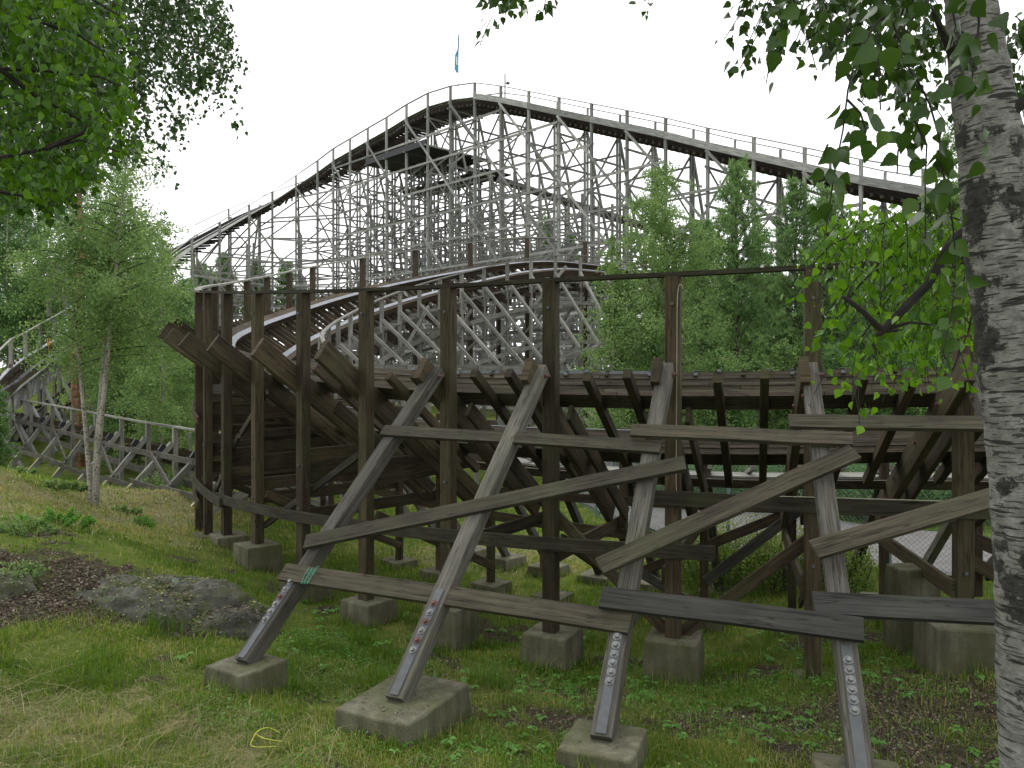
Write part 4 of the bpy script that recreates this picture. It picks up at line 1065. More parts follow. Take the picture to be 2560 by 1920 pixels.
def pine(name, label, group, base, H, rad, seed, ntuft=2600, crown0=.12, bark='pinebark', tr=.12, needle=.16, dens=9, dense_top=False):
    rng = random.Random(seed); nr = np.random.default_rng(seed); base = Vector(base)
    root = thing(name, base, label, 'pine tree', group)
    tp = [base + Vector((.04*H*.1*sin(k*.9+seed), .04*H*.1*cos(k), H*k/12 - (.3 if k == 0 else 0))) for k in range(13)]
    mb = MB(); tube(mb, tp, [tr*(1-.92*k/12)+.01 for k in range(13)], 8, jit=.05); build('trunk', mb, M[bark], root)
    mbb = MB(); C_ = []; Dd = []
    nw = int(H*2.0); br = []
    for wv in range(nw):
        f = crown0 + (1-crown0)*(wv+.5*rng.random())/nw; f = min(f, .985); i = min(int(f*12), 11); p = tp[i].lerp(tp[i+1], f*12-i)
        for b in range(5):
            az = 2*pi*(b+rng.random()*.8)/5; L = rad*((1-f)**.6*rng.uniform(.5, 1.25)+.07)
            pts = curvepts(p, (cos(az), sin(az), .25 + .9*f), L, -.25, 5, .10, rng); tube(mbb, pts, [.012*(1+L*.4)*(1-j/6)+.003 for j in range(6)], 4); br.append((pts, L))
    build('branches', mbb, M['twig'], root); tot = sum(L for _, L in br)
    for pts, L in br:
        m_ = max(4, int(ntuft*L/tot)); A = np.array([list(p) for p in pts])
        u = nr.uniform(.18, 1, m_)**.8*5; i0 = np.minimum(u.astype(int), 4); c = A[i0] + (A[i0+1]-A[i0])*(u-i0)[:, None] + nr.normal(size=(m_, 3))*.10*(1+L*.35)
        C_.append(c); d = (A[-1]-A[0]); Dd.append(np.tile(d/np.linalg.norm(d), (m_, 1)))
    c = np.concatenate(C_); d = np.concatenate(Dd) + np.array([0, 0, .45]); N = len(c)
    cc = np.repeat(c, dens, 0); dd = np.repeat(d, dens, 0) + nr.normal(size=(N*dens, 3))*.75; dd /= np.linalg.norm(dd, axis=1)[:, None]
    s_ = np.cross(dd, nr.normal(size=dd.shape)); s_ /= np.linalg.norm(s_, axis=1)[:, None]; ln = needle*nr.uniform(.7, 1.2, (N*dens, 1)); wd = needle*.075
    v = np.stack([cc - s_*wd, cc + s_*wd, cc + dd*ln + s_*wd*.3, cc + dd*ln - s_*wd*.3], 1).reshape(-1, 3)
    tone = np.repeat(np.clip(nr.normal(.4, .2, N) + (vnoise(c[:, 0]+c[:, 2], c[:, 1]-c[:, 2], 1.5, seed)-.5)*.5, 0, 1), dens*4)
    npmesh('needles', v, np.arange(len(v)).reshape(-1, 4), tone, M['needle'], root)
    return root

def gp(px, d, sink=.0):
    x = (px-1280)/F*d; return (x, d, gz(x, d) - sink)

BG = 'trees behind the track on the right'
def treeH(px, d, ytop): b = gp(px, d); return (HZ-ytop)/F*d + EZ - b[2]
# centre birch
broadleaf('birch_tree', 'slender light green birch in front of the lattice, right of the far bend', 'birch tree', BG, gp(1655, 27), treeH(1655, 27, 408), 3.5, 78000, .080, 'leaf_birch', 21, lean=(-.0, 0), crown0=.10, prof=lambda t: (1-t)**.60*min(1, .55+t*2.6)+.05, nb=130, droop=.6, up=.8, trunk_r=.08)
broadleaf('birch_tree', 'smaller birch leaning against the left foot of the slender centre birch', 'birch tree', BG, gp(1535, 28), treeH(1535, 28, 590), 2.4, 30000, .085, 'leaf_birch', 22, crown0=.12, nb=44, droop=.7, trunk_r=.05)
RT = [('p', 1842, 30, 412, 2.6, 'pine with a thin pointed top straight behind the third post of the handrail'),
      ('p', 1990, 31, 452, 2.5, 'pine right of the pointed one, its candle tip just under the descending track'),
      ('b', 1895, 34, 545, 2.4, 'dark leafy tree filling the gap between the two pines'),
      ('p', 1760, 33, 560, 2.1, 'short pine half behind the slender centre birch'),
      ('b', 1740, 38, 600, 2.6, 'dark broad tree low behind the centre birch'),
      ('p', 2070, 32, 470, 2.4, 'pine with twin candles above the handrail, beside the hanging birch twigs'),
      ('b', 2130, 36, 560, 3.0, 'broad green tree behind the hanging birch leaves on the right'),
      ('p', 2200, 33, 560, 2.8, 'dark pine behind the dead forked branch'),
      ('b', 2370, 34, 300, 2.6, 'tall loose birch beside the foreground trunk, rising over the track end'),
      ('b', 2300, 40, 480, 3.2, 'wide birch just left of the foreground trunk, lower than its neighbour'),
      ('p', 2440, 30, 600, 2.6, 'pine hidden low behind the foreground birch trunk'),
      ('b', 2540, 34, 350, 3.0, 'leafy tree to the right of the foreground birch trunk'),
      ('b', 1960, 27, 850, 1.6, 'bushy young tree standing just above the near track beam'),
      ('b', 1800, 26, 870, 1.5, 'low sapling at the foot of the pines behind the track beam'),
      ('b', 2080, 25, 860, 1.7, 'low leafy sapling right of the dark handrail post'),
      ('b', 2250, 28, 800, 2.0, 'low leafy tree under the dead forked branch')]
for k, (t, px, d, yt, rad, lb) in enumerate(RT):
    H = treeH(px, d, yt)
    if t == 'p': pine('pine_tree', lb, BG, gp(px, d), H, rad, 40+k, ntuft=int(520*H), crown0=.04, needle=.18, dens=9, bark='bark')
    else: broadleaf('leafy_tree', lb, 'tree', BG, gp(px, d), H, rad, int(2900*H), .105, 'leaf_dark' if k not in (8, 9, 12) else 'leaf_birch', 60+k, crown0=.06, nb=70, droop=.6, up=.6, prof=lambda t_: (1-t_)**.6*min(1, .5+t_*2)+.05, bark='bark')
# distant forest line seen through and under the lattice
def woodland(name, x0, x1, y, ztop, n, seed, yv=6, dens=420, size=.5):
    nr = np.random.default_rng(seed); C_ = []
    for k in range(n):
        cx = x0 + (x1-x0)*(k+nr.random())/n; cy = y + nr.uniform(-yv, yv); h = ztop*nr.uniform(.72, 1.08) + 4; zb = EZ-4
        m_ = dens; f = nr.uniform(0, 1, m_); r = (1-f)**.7*h*.17*np.sqrt(nr.random(m_))+.1; a = nr.uniform(0, 2*pi, m_)
        C_.append(np.stack([cx + r*np.cos(a), cy + r*np.sin(a), zb + f*h], 1))
    c = np.concatenate(C_); leaf_obj(name, c, size, 'leaf_dark', None, seed, np.clip(nr.normal(.4, .25, len(c)), 0, 1), aspect=.8, kind='stuff')
woodland('distant_woodland', -70, 60, 112, 3.2, 90, 5)
woodland('distant_woodland', -75, -32, 80, 9.5, 34, 6, 8, 520, .42)
woodland('distant_woodland', 10, 50, 48, 5.6, 40, 8, 3, 1500, .26)
# inner hollow brush behind the near beam
# pines behind the lattice
for k, (px, d, yt, lb) in enumerate(((1370, 78, 548, 'dark round-topped pine behind the middle of the lattice, above the far bend'), (1425, 80, 590, 'lower pine right of the round-topped one behind the lattice'), (560, 84, 640, 'distant pine seen between the lattice legs above the left end of the handrail'), (640, 86, 655, 'distant pine right of the one above the handrail end'), (715, 88, 660, 'distant pine low behind the lattice, near the far brown posts'), (505, 82, 668, 'leftmost distant pine, beside the young birch crown'))):
    pine('pine_tree', lb, 'distant pines behind the lattice', gp(px, d), treeH(px, d, yt), 3.2, 90+k, ntuft=1500, crown0=.45, needle=.45, dens=6, tr=.2)

# left: young birches with white stems
broadleaf('birch_tree', 'young birch clump with three white stems on pale grass, left of the dark curve', 'birch tree', 'birches on the left', (P(238, 1262, 19.5).x, 19.5, gz(P(238, 0, 19.5).x, 19.5)), treeH(238, 19.5, 345), 2.75, 38000, .072, 'leaf_birch', 131, stems=3, lean=(.070, .0), crown0=.48, nb=120, droop=.6, up=.55, prof=lambda t: (1-t)**.5*min(1, .5+(t-.3)*2)+.08, trunk_r=.070)
broadleaf('birch_tree', 'birch just right of the white stems, its leaves reaching the dark beam ends', 'birch tree', 'birches on the left', gp(405, 33), treeH(405, 33, 520), 2.6, 22000, .095, 'leaf_birch', 132, crown0=.14, nb=60, trunk_r=.05)
broadleaf('birch_tree', 'light birch above the low trestle, behind the white stems', 'birch tree', 'birches on the left', gp(315, 38), treeH(315, 38, 400), 3.2, 24000, .11, 'leaf_birch', 133, crown0=.15, nb=60, trunk_r=.07)
# pine with bare orange trunk
pr = pine('pine_tree', 'tall pine with a bare orange trunk behind the left birches', 'trees on the left', gp(196, 38), treeH(196, 38, 150), 3.0, 140, ntuft=1800, crown0=.66, tr=.30, needle=.22, dens=8)
LT = [('b', 20, 60, 300, 5.0, 'leafy tree at the left edge above the climbing track'), ('b', 110, 66, 330, 5.5, 'broad tree behind the hut roof at the left'), ('b', 60, 62, 420, 4.5, 'round green tree behind the left climbing track'),
      ('b', 260, 46, 520, 3.4, 'green tree right behind the orange pine trunk'), ('b', 350, 55, 560, 4.2, 'wide tree far behind the low trestle'), ('b', 450, 50, 700, 3.6, 'tree behind the ends of the dark beams'),
      ('b', 290, 37, 850, 1.8, 'dense bushy tree behind the low trestle, right of the orange trunk'), ('b', 350, 37, 830, 2.4, 'dense tree right of the stems above the low trestle'), ('b', 450, 36, 880, 2.2, 'dense tree beside the left face of the dark curve'),
      ('b', -60, 56, 560, 4.5, 'leafy tree cut by the left edge behind the climbing handrail'), ('b', -5, 33, 960, .8, 'young tree at the far left edge in front of the inner handrail'), ('b', 220, 70, 430, 5, 'tall far tree over the hut'), ('p', 20, 74, 380, 5, 'tall far pine at the left edge')]
for k, (t, px, d, yt, rad, lb) in enumerate(LT):
    H = treeH(px, d, yt)
    if t == 'p': pine('pine_tree', lb, 'trees on the left', gp(px, d), H, rad, 240+k, ntuft=int(160*H), crown0=.15, needle=.3, dens=8)
    else: broadleaf('leafy_tree', lb, 'tree', 'trees on the left', gp(px, d), H, rad, int(26000 if d > 40 else 13000 if d > 34 else 5000), .16 if d > 40 else .10, 'leaf_dark' if k not in (6, 8) else 'leaf_birch', 260+k, crown0=.05, nb=64, droop=.5, up=.6, prof=lambda t_: (1-t_)**.5*min(1, .55+t_*2)+.05)

# ------------------------------------------------------------------ overhanging branches of near trees
def birchleaf_mesh(C_, T, Nn, size, name, mat, parent, tone):
    """real leaf outlines: centres, tip directions, normals"""
    prof = [(-.5, 0), (-.44, .16), (-.36, .32), (-.22, .40), (-.16, .37), (-.06, .36), (.02, .29), (.10, .27), (.2, .17), (.3, .12), (.5, 0)]
    top = prof; V = []; 
    C_ = np.asarray(C_); T = np.asarray(T); Nn = np.asarray(Nn); T = T/np.linalg.norm(T, axis=1)[:, None]
    Sd = np.cross(T, Nn); Sd /= np.linalg.norm(Sd, axis=1)[:, None]; Nn = np.cross(Sd, T); size = np.asarray(size)[:, None]
    outs = []; m_ = len(prof)
    fold = np.random.default_rng(3).uniform(.05, .35, (len(C_), 1))
    for (u, v_) in prof: outs.append(C_ + T*size*(u+.5) - Nn*size*(u+.5)**2*.18)                         # midrib
    for sg in (1, -1):
        for (u, v_) in prof[1:-1]: outs.append(C_ + T*size*(u+.5) - Nn*size*(u+.5)**2*.18 + Sd*size*v_*sg + Nn*size*v_*fold)
    V = np.stack(outs, 1); K = V.shape[1]; quads = []
    for sg in (0, 1):
        o_ = m_ + sg*(m_-2)
        ids = [0] + [o_+j for j in range(m_-2)] + [m_-1]
        for j in range(m_-1):
            q = [j, j+1, ids[j+1], ids[j]] if sg == 0 else [j, ids[j], ids[j+1], j+1]
            quads.append(q)
    Q = np.array(quads); N = len(C_); big = (Q[None] + (np.arange(N)*K)[:, None, None]).reshape(-1, 4)
    return npmesh(name, V.reshape(-1, 3), big, np.repeat(tone, K), M[mat], parent)

def hang_leaves(strands, per_m, size, seed, jitter=.02, sizevar=.35):
    """leaves along polylines -> arrays"""
    nr = np.random.default_rng(seed); C_, T, Nn, Sz = [], [], [], []
    for pts in strands:
        for a, b in zip(pts[:-1], pts[1:]):
            L = (b-a).length; m_ = nr.poisson(L*per_m)
            for _k in range(m_):
                f = nr.random(); c = a.lerp(b, f); az = nr.uniform(0, 2*pi)
                t = Vector((cos(az)*.8, sin(az)*.8, -.25-nr.random()*1.3)); pet = t.normalized()*size*.25
                C_.append(list(c + pet + Vector(nr.normal(size=3)*jitter))); T.append(list(t)); n_ = nr.normal(size=3); n_[2] = n_[2]*.6 + .5; Nn.append(n_.tolist())
                Sz.append(size*nr.uniform(1-sizevar, 1+sizevar))
    return C_, T, Nn, Sz

# foreground birch, right edge
bt = thing('birch_tree', (P(2512, 1920, 2.9).x, 2.9, gz(P(2512, 0, 2.9).x, 2.9)), 'big foreground birch with rough white bark at the right edge', 'birch tree', None)
mb = MB(); rows = []; ED = [(2345, 2450, -260), (2364, 2478, -60), (2368, 2483, 0), (2380, 2517, 190), (2405, 2560, 400), (2420, 2585, 620), (2444, 2598, 800), (2465, 2620, 1000), (2483, 2640, 1200), (2498, 2660, 1450), (2504, 2675, 1700), (2512, 2688, 1950), (2500, 2705, 2150)]
pts, rad = [], []
for (xl, xr, y) in ED:
    a, b = P(xl, y, 2.9), P(xr, y, 2.9); pts.append((a+b)/2); rad.append((b-a).length/2)
fine_p, fine_r = [], []
for i in range(len(pts)-1):
    for k in range(8): f = k/8; fine_p.append(pts[i].lerp(pts[i+1], f)); fine_r.append((rad[i]*(1-f)+rad[i+1]*f)*(1+.02*sin(i*9+k*2.1)+.015*R_.uniform(-1, 1)))
fine_p.append(pts[-1]); fine_r.append(rad[-1])
tube(mb, fine_p, fine_r, 40, jit=.012); o = build('trunk', mb, M['birch'], bt)
for p_ in o.data.polygons: p_.use_smooth = True
# burrs and limb stubs
for (x, y, d, L, r) in ((2362, 92, 2.86, (-.06, -.05, .05), .011), (2552, 258, 2.82, (.07, -.03, .08), .016)):
    p = P(x, y, d); L = Vector(L); mb = MB(); tube(mb, [p - L*1.2, p - L*.3, p + L*.3, p + L*.8, p + L*1.2, p + L*1.4], [r*1.7, r*1.3, r*.95, r*.9, r*.6, r*.2], 16, jit=.10); build('limb_stub', mb, M['twig'], bt)
def PL(lst): return [P(x, y, d) for x, y, d in lst]
def Zc(lst, ox=1760, oy=0, d0=2.2, d1=None):
    n = len(lst); return [P(ox + x/2.765, oy + y/2.765, d0 + ((d1 or d0)-d0)*i/max(1, n-1)) for i, (x, y) in enumerate(lst)]
main = [Zc([(1200, -200), (1240, 20), (1330, 220), (1420, 480), (1500, 600), (1560, 720), (1640, 1000), (1640, 1150), (1700, 1400), (1730, 1650)], d0=2.1, d1=2.15) + Zc([(1740, 60), (1720, 330), (1690, 500), (1650, 660), (1690, 760)], oy=640, d0=2.15),
        Zc([(1240, 120), (1200, 150), (1050, 380), (1020, 520), (995, 620), (960, 900), (910, 1150), (870, 1400), (840, 1620)], d0=2.1, d1=1.95),
        Zc([(1420, 540), (1410, 700), (1450, 820), (1540, 1000), (1530, 1200), (1530, 1650)], d0=2.2), Zc([(1200, 200), (1205, 450), (1220, 760)], d0=2.3),
        Zc([(1450, 820), (1380, 920), (1340, 1050), (1335, 1200)], d0=2.2), Zc([(990, 690), (1080, 780), (1120, 900), (1060, 990)], d0=2.0),
        Zc([(1890, -100), (1900, 160), (1880, 350), (1850, 560)], d0=2.0), Zc([(1690, -60), (1740, 180), (1700, 330)], d0=2.2), Zc([(1330, 220), (1440, 130), (1560, 0)], d0=2.3)]
mb = MB()
for s_ in main: tube(mb, s_, [.0035*(1-.6*i/len(s_)) for i in range(len(s_))], 5)
build('hanging_twigs', mb, M['twig'], bt, kind='stuff')
C_, T, Nn, Sz = hang_leaves(main, 36, .048, 5, .018)
# individually placed large leaves (picture position, size, tip direction)
for x, y, s_, tx, tz in ((480, 430, .052, -.3, -1), (590, 85, .055, -1, -.2), (560, 270, .05, .6, -.5), (470, 300, .045, -.7, -.6), (690, 150, .035, -.2, -1), (830, 130, .04, 0, -1), (900, 220, .045, -.2, -1), (1060, 250, .055, -1, -.7),
                         (960, 490, .055, -.4, -1), (1110, 380, .07, -1, -.5), (1300, 420, .07, .2, -1), (1420, 320, .048, 1, -.3), (1160, 620, .05, .2, -1), (1230, 850, .06, 1, -.1), (1240, 970, .05, -.5, -1), (1060, 970, .055, -.5, -1), (1140, 1060, .05, -.2, -1),
                         (1390, 990, .055, .1, -1), (1475, 1070, .05, 1, .1), (1465, 1155, .05, 0, -1), (1280, 1110, .045, -1, -.6), (860, 1085, .055, -1, -.7), (905, 1220, .052, 1, .0), (970, 1300, .055, .9, -.4), (850, 1470, .05, .3, -1), (960, 1390, .045, .6, -.8),
                         (1650, 640, .055, -1, -.6), (1600, 1220, .06, .9, -.3), (1650, 1300, .055, -1, -.3), (1660, 1420, .065, .4, -1), (1830, 400, .07, .3, -1), (1790, 600, .06, -.8, -1), (1960, 560, .06, 1, -.4), (1910, 330, .055, .9, -.2), (1880, 1180, .05, -.7, -1),
                         (1970, 915, .035, .8, .3), (1970, 1050, .035, .9, -.2), (1880, 770, .035, 0, -1), (1500, 70, .045, -.3, -1), (1440, 180, .03, 0, -1), (1660, 870, .05, 1, -.5), (1670, 1030, .045, .8, -.8), (1470, 670, .033, .3, -1), (780, 1210, .04, -1, -.6), (1930, 60, .06, 1, -.6)):
    C_.append(list(P(1760+x/2.765, y/2.765, 1.95) - Vector((tx, 0, tz)).normalized()*s_*.5)); T.append([tx, .35, tz]); n_ = [R_.uniform(-.5, .5), -1, R_.uniform(-.3, .6)]; Nn.append(n_); Sz.append(s_)
nr = np.random.default_rng(2); tone = np.clip(nr.normal(.4, .22, len(C_)), 0, 1)
birchleaf_mesh(C_, T, Nn, Sz, 'near_leaves', 'leaf_veil', bt, tone)
# upper left veil of smaller leaves and bright bunch below
def veil(name, cells, per, size, mat, seed, parent, twr=.0022, fall=.0):
    """cells: (px, py, distance, length, count of strands)"""
    rng = random.Random(seed); st = []
    for px, py, d, L, cnt, sx in cells:
        for _k in range(cnt):
            dd = d*rng.uniform(.85, 1.2); p = P(px + rng.uniform(-sx, sx), py + rng.uniform(-30, 30), dd)
            st.append(curvepts(p, (rng.uniform(-.9, .9), rng.uniform(-.7, .7), -.55), L*rng.uniform(.55, 1.2), .9, 5, .16, rng))
    mb = MB()
    for s_ in st: tube(mb, s_, twr, 4)
    build('twigs', mb, M['twig'], parent, kind='stuff')
    C_, T, Nn, Sz = hang_leaves(st, per, size, seed, size*.55)
    nr = np.random.default_rng(seed); birchleaf_mesh(C_, T, Nn, Sz, name, mat, parent, np.clip(nr.normal(.45, .24, len(C_)), 0, 1))
veil('veil_leaves', [(1930, -60, 3.6, .30, 4, 28), (1985, -60, 3.8, .42, 8, 45), (2080, -60, 3.8, .36, 12, 70), (2190, -70, 3.6, .42, 14, 80), (2290, -60, 3.5, .44, 10, 60), (2225, 150, 3.6, .30, 6, 30), (2320, 60, 3.7, .34, 5, 30), (2560, 60, 3.6, .5, 8, 40), (2530, 180, 4, .3, 6, 30)], 66, .045, 'leaf_veil', 12, bt)
veil('veil_leaves', [(1252, -40, 3.9, .20, 5, 26), (1310, -45, 3.9, .14, 4, 30), (1375, -50, 3.9, .12, 3, 20), (1225, 30, 4.0, .13, 2, 6), (1625, -35, 3.9, .08, 3, 18)], 60, .045, 'leaf_veil', 13, bt)
br2 = [PL([(2500, 520, 3.20), (2440, 560, 3.30), (2383, 600, 3.30), (2355, 650, 3.30), (2320, 710, 3.30), (2260, 770, 3.30), (2205, 828, 3.30), (2193, 838, 3.30)]), PL([(2205, 828, 3.30), (2160, 780, 3.30), (2118, 748, 3.30), (2104, 742, 3.30)]), PL([(2118, 748, 3.30), (2128, 715, 3.30)]),
       PL([(2225, 820, 3.30), (2275, 806, 3.30), (2330, 812, 3.30)]), PL([(2205, 828, 3.30), (2243, 826, 3.30)])]
mb = MB(); tube(mb, br2[0], [.030, .027, .024, .022, .02, .018, .016, .010], 7, jit=.12); tube(mb, br2[1], [.014, .012, .010, .006], 6, jit=.15); tube(mb, br2[2], .005, 5); tube(mb, br2[3], [.008, .006, .004], 5, jit=.1); tube(mb, br2[4], [.012, .006], 5)
build('dead_forked_branch', mb, M['twig'], bt)
twl = [PL([(2440, 560, 3.6), (2330, 530, 3.7), (2200, 560, 3.8), (2080, 610, 3.9), (2040, 650, 3.9)]), PL([(2330, 530, 3.7), (2230, 640, 3.8), (2160, 700, 3.8), (2100, 770, 3.9)]), PL([(2450, 640, 3.6), (2330, 690, 3.7), (2240, 720, 3.8), (2150, 850, 3.9), (2190, 900, 3.9)]), PL([(2450, 700, 3.7), (2420, 830, 3.8), (2380, 930, 3.8)])]
mb = MB()
for s_ in twl: tube(mb, s_, .004, 5)
build('twigs', mb, M['twig'], bt, kind='stuff')
cells = [(2060, 590, 4.0, .22, 6, 35), (2120, 560, 4.0, .42, 16, 55), (2190, 540, 4.0, .50, 22, 70), (2270, 540, 4.0, .55, 26, 70), (2350, 540, 3.9, .55, 26, 60), (2420, 560, 3.8, .55, 18, 40), (2140, 690, 3.9, .40, 12, 45), (2230, 740, 3.9, .42, 14, 60), (2340, 740, 3.9, .42, 14, 60), (2160, 850, 3.9, .26, 6, 20), (2245, 850, 3.9, .28, 6, 25), (2330, 840, 3.8, .26, 4, 30), (2140, 960, 3.9, .22, 2, 12), (2225, 960, 3.9, .16, 2, 15), (2430, 720, 3.7, .5, 8, 25)]
veil('bright_leaves', cells, 27, .044, 'leaf_bright', 14, bt, .0015)

# left: near bright branches and the darker overhanging birch
lb_ = thing('birch_tree', (P(-800, 0, 3.8).x, 3.8, gz(P(-800, 0, 3.8).x, 3.8)), 'near tree whose bright green leafy branches fill the upper left corner', 'birch tree', None)
mb = MB(); tube(mb, [(lb_.location.x, 3.8, lb_.location.z-.3), (lb_.location.x+.05, 3.8, EZ), (lb_.location.x+.1, 3.9, EZ+4.5)], [.16, .13, .08], 14, jit=.03); build('trunk', mb, M['birch'], lb_)
tb = [PL([(-700, 60, 3.8), (-200, 20, 3.8), (60, 40, 3.9), (200, 90, 4.0), (260, 130, 4.0)]), PL([(-700, 260, 3.8), (-200, 180, 3.8), (0, 172, 3.8), (120, 178, 3.9), (250, 192, 4.0), (300, 215, 4.0)]), PL([(-700, 500, 3.8), (-200, 420, 3.7), (20, 390, 3.7), (110, 372, 3.8), (200, 350, 3.9), (300, 380, 4)]), PL([(0, 172, 3.8), (90, 240, 3.9), (200, 300, 4.0)]), PL([(110, 372, 3.8), (210, 330, 3.9), (219, 305, 3.9)]), PL([(-300, 460, 3.6), (0, 480, 3.7), (60, 490, 3.8)]),PL([(-300, -60, 3.8), (60, -40, 3.8), (200, -20, 4.0), (300, 40, 4.0)])]
mb = MB()
for s_ in tb: tube(mb, s_, [.012*(1-i/len(s_))+.002 for i in range(len(s_))], 5)
build('branches', mb, M['twig'], lb_)
cells = []
for y, xm in ((470, 190), (430, 180), (-60, 240), (0, 270), (60, 285), (120, 300), (180, 315), (240, 320), (300, 325), (350, 320), (400, 215), (450, 110)):
    for x in range(-30, xm, 48): cells.append((x, y - 25, 4.0 + .7*R_.random(), .22, 6, 30))
veil('near_leaves', cells, 48, .043, 'leaf_near', 15, lb_, .0014)
cells = [(x + 10, y, d + .9, l, 4, sx) for x, y, d, l, c, sx in cells if x < 290]
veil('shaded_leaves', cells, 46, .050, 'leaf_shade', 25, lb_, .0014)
# darker birch behind it
db = thing('birch_tree', (P(-500, 0, 9).x, 9.0, gz(P(-500, 0, 9).x, 9.0)), 'dark weeping birch hanging against the white sky, behind the bright upper left leaves', 'birch tree', None)
mb = MB(); tube(mb, [(db.location.x, 9, db.location.z-.3), (db.location.x+.3, 9, EZ+3), (db.location.x+.9, 9, EZ+7.5)], [.2, .15, .06], 12, jit=.03); build('trunk', mb, M['birch'], db)
mb = MB()
for pl_ in ([(-430, 330, 9), (-100, 100, 9), (150, -60, 9), (400, -120, 9), (520, -60, 9)], [(-430, 500, 9), (-100, 250, 9), (150, 120, 9), (300, 120, 9)], [(-400, 200, 9), (0, -100, 9.5), (300, -160, 9.5)]): tube(mb, PL(pl_), [.05, .035, .025, .015, .008][:len(pl_)], 6)
build('branches', mb, M['twig'], db)
cells = []
for x in range(-40, 560, 22):
    for y in range(-140, 330, 44):
        lim = 250 if x > 440 else (215 if x > 370 else (300 if x > 300 else 330))
        lo = -140 if x < 500 else -20
        if lo <= y < lim - 60 and R_.random() < (.97 if x < 480 else .8): cells.append((x, y, 9.0 + R_.uniform(-1, 1.2), .42, 6, 16))
for x, y, c_ in ((400, 235, 3), (405, 290, 3), (415, 340, 2), (345, 240, 4), (350, 300, 3), (330, 340, 2), (440, 300, 4), (470, 260, 4), (425, 380, 3), (300, 330, 5), (520, 210, 3), (545, 150, 4), (560, 120, 2)): cells.append((x, y, 9, .45, c_, 14))
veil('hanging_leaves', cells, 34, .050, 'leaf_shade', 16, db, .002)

# ------------------------------------------------------------------ rock, ground cover
def rock(name, label, c, rx, ry, rz, rot, seed, n=90):
    u = np.linspace(0, 2*pi, n, endpoint=False); v_ = np.linspace(0, pi*.62, n//2); U, Vv = np.meshgrid(u, v_)
    x = np.cos(U)*np.sin(Vv); y = np.sin(U)*np.sin(Vv); z = np.cos(Vv)
    r = 1 + .28*(vnoise(x*1.6+z, y*1.6-z, 1.5, seed)-.5) + .14*(vnoise(x*3+z*2, y*3+z, 2.2, seed+3)-.5) + .10*np.abs(vnoise(x*5+z*4, y*5-z*5, 1.3, seed+5)-.5) + .05*(vnoise(x*14+z*6, y*14-z*5, 2.3, seed+6)-.5)
    z2 = np.clip(z, -1, .86); X = x*r*rx; Y = y*r*ry; Z = np.sign(z2)*np.abs(z2)**.8*r*rz
    # blocky facets
    q = .10; X = X + q*rx*(np.round(X/(rx*.4))*rx*.4 - X)/rx*.9
    ca, sa = cos(rot), sin(rot); v = np.stack([c[0]+X*ca-Y*sa, c[1]+X*sa+Y*ca, c[2]+Z], -1).reshape(-1, 3)
    i = np.arange(n*(n//2)).reshape(n//2, n); q = np.stack([i[:-1], np.roll(i, -1, 1)[:-1], np.roll(i, -1, 1)[1:], i[1:]], -1).reshape(-1, 4)
    o = npmesh(name, v, q[:, ::-1], np.zeros(len(v)), M['rock'], None, origin=c)
    for p in o.data.polygons: p.use_smooth = True
    tag(o, label, 'rock'); return o
rock('rock', 'mossy grey bedrock hump with white lichen at the left, below the birch stems', (-4.75, 10.75, gz(-4.75, 10.75)-.42), 1.25, .8, .70, .12, 3)
rock('rock', 'small dark rock shoulder with lichen, right end of the bedrock hump', (-3.75, 10.6, gz(-3.75, 10.6)-.28), .62, .55, .55, .3, 9, 60)
rock('rock', 'rough stone at the far left among the litter', (-6.9, 10.1, gz(-6.9, 10.1)-.3), .8, .6, .45, .5, 14, 50)

rk = [o for o in S.objects if o.name.startswith('rock')]
def rocklitter(name, n, size, mat, seed):
    nr = np.random.default_rng(seed); C_ = []
    for o in rk:
        vs = [o.location + Vector(v.co) for v in o.data.vertices if v.normal.z*(-1 if False else 1) != 0]; zt_ = max(v.z for v in vs)
        vs = [v for v in vs if v.z > zt_ - .42 and vnoise(np.array([v.x]), np.array([v.y]), 2.6, seed)[0] > .42]
        for k in nr.integers(0, len(vs), n//len(rk)): v = vs[k]; C_.append((v.x + nr.normal()*.03, v.y + nr.normal()*.03, v.z + .012))
    c = np.array(C_); N = len(c); d = nr.normal(size=(N, 3)); d[:, 2] *= .3; d /= np.linalg.norm(d, axis=1)[:, None]; s_ = np.cross(d, nr.normal(size=(N, 3))*.25 + np.array([0, 0, 1.0])); sz = size*nr.uniform(.5, 1.2, (N, 1))
    npmesh(name, np.stack([c-d*sz*.5, c+s_*sz*.35, c+d*sz*.5, c-s_*sz*.35], 1).reshape(-1, 3), np.arange(4*N).reshape(N, 4), np.repeat(nr.random(N), 4), M[mat], None, kind='stuff')
rocklitter('rock_litter', 2600, .045, 'litter', 4); rocklitter('rock_moss', 5200, .035, 'grass', 9); rocklitter('rock_yellow_leaves', 60, .035, 'yellow', 14)
def scatter(n, x0, x1, y0, y1, seed, dens):
    nr = np.random.default_rng(seed); x = nr.uniform(x0, x1, n); y = nr.uniform(y0, y1, n)
    vis = np.abs(x) < y*.70 + .6; x, y = x[vis], y[vis]
    keep = nr.random(len(x)) < dens(x, y); return x[keep], y[keep], nr
blocked = [(f.location.x, f.location.y) for f in S.objects if f.name.startswith('concrete_footing')]
def clear(x, y, r=.33):
    k = np.ones(len(x), bool)
    for q in PC: k &= np.hypot(x-q.x, y-q.y) > 2.25
    for bx, by in blocked: k &= ~((np.abs(x-bx) < r) & (np.abs(y-by) < r))
    return k
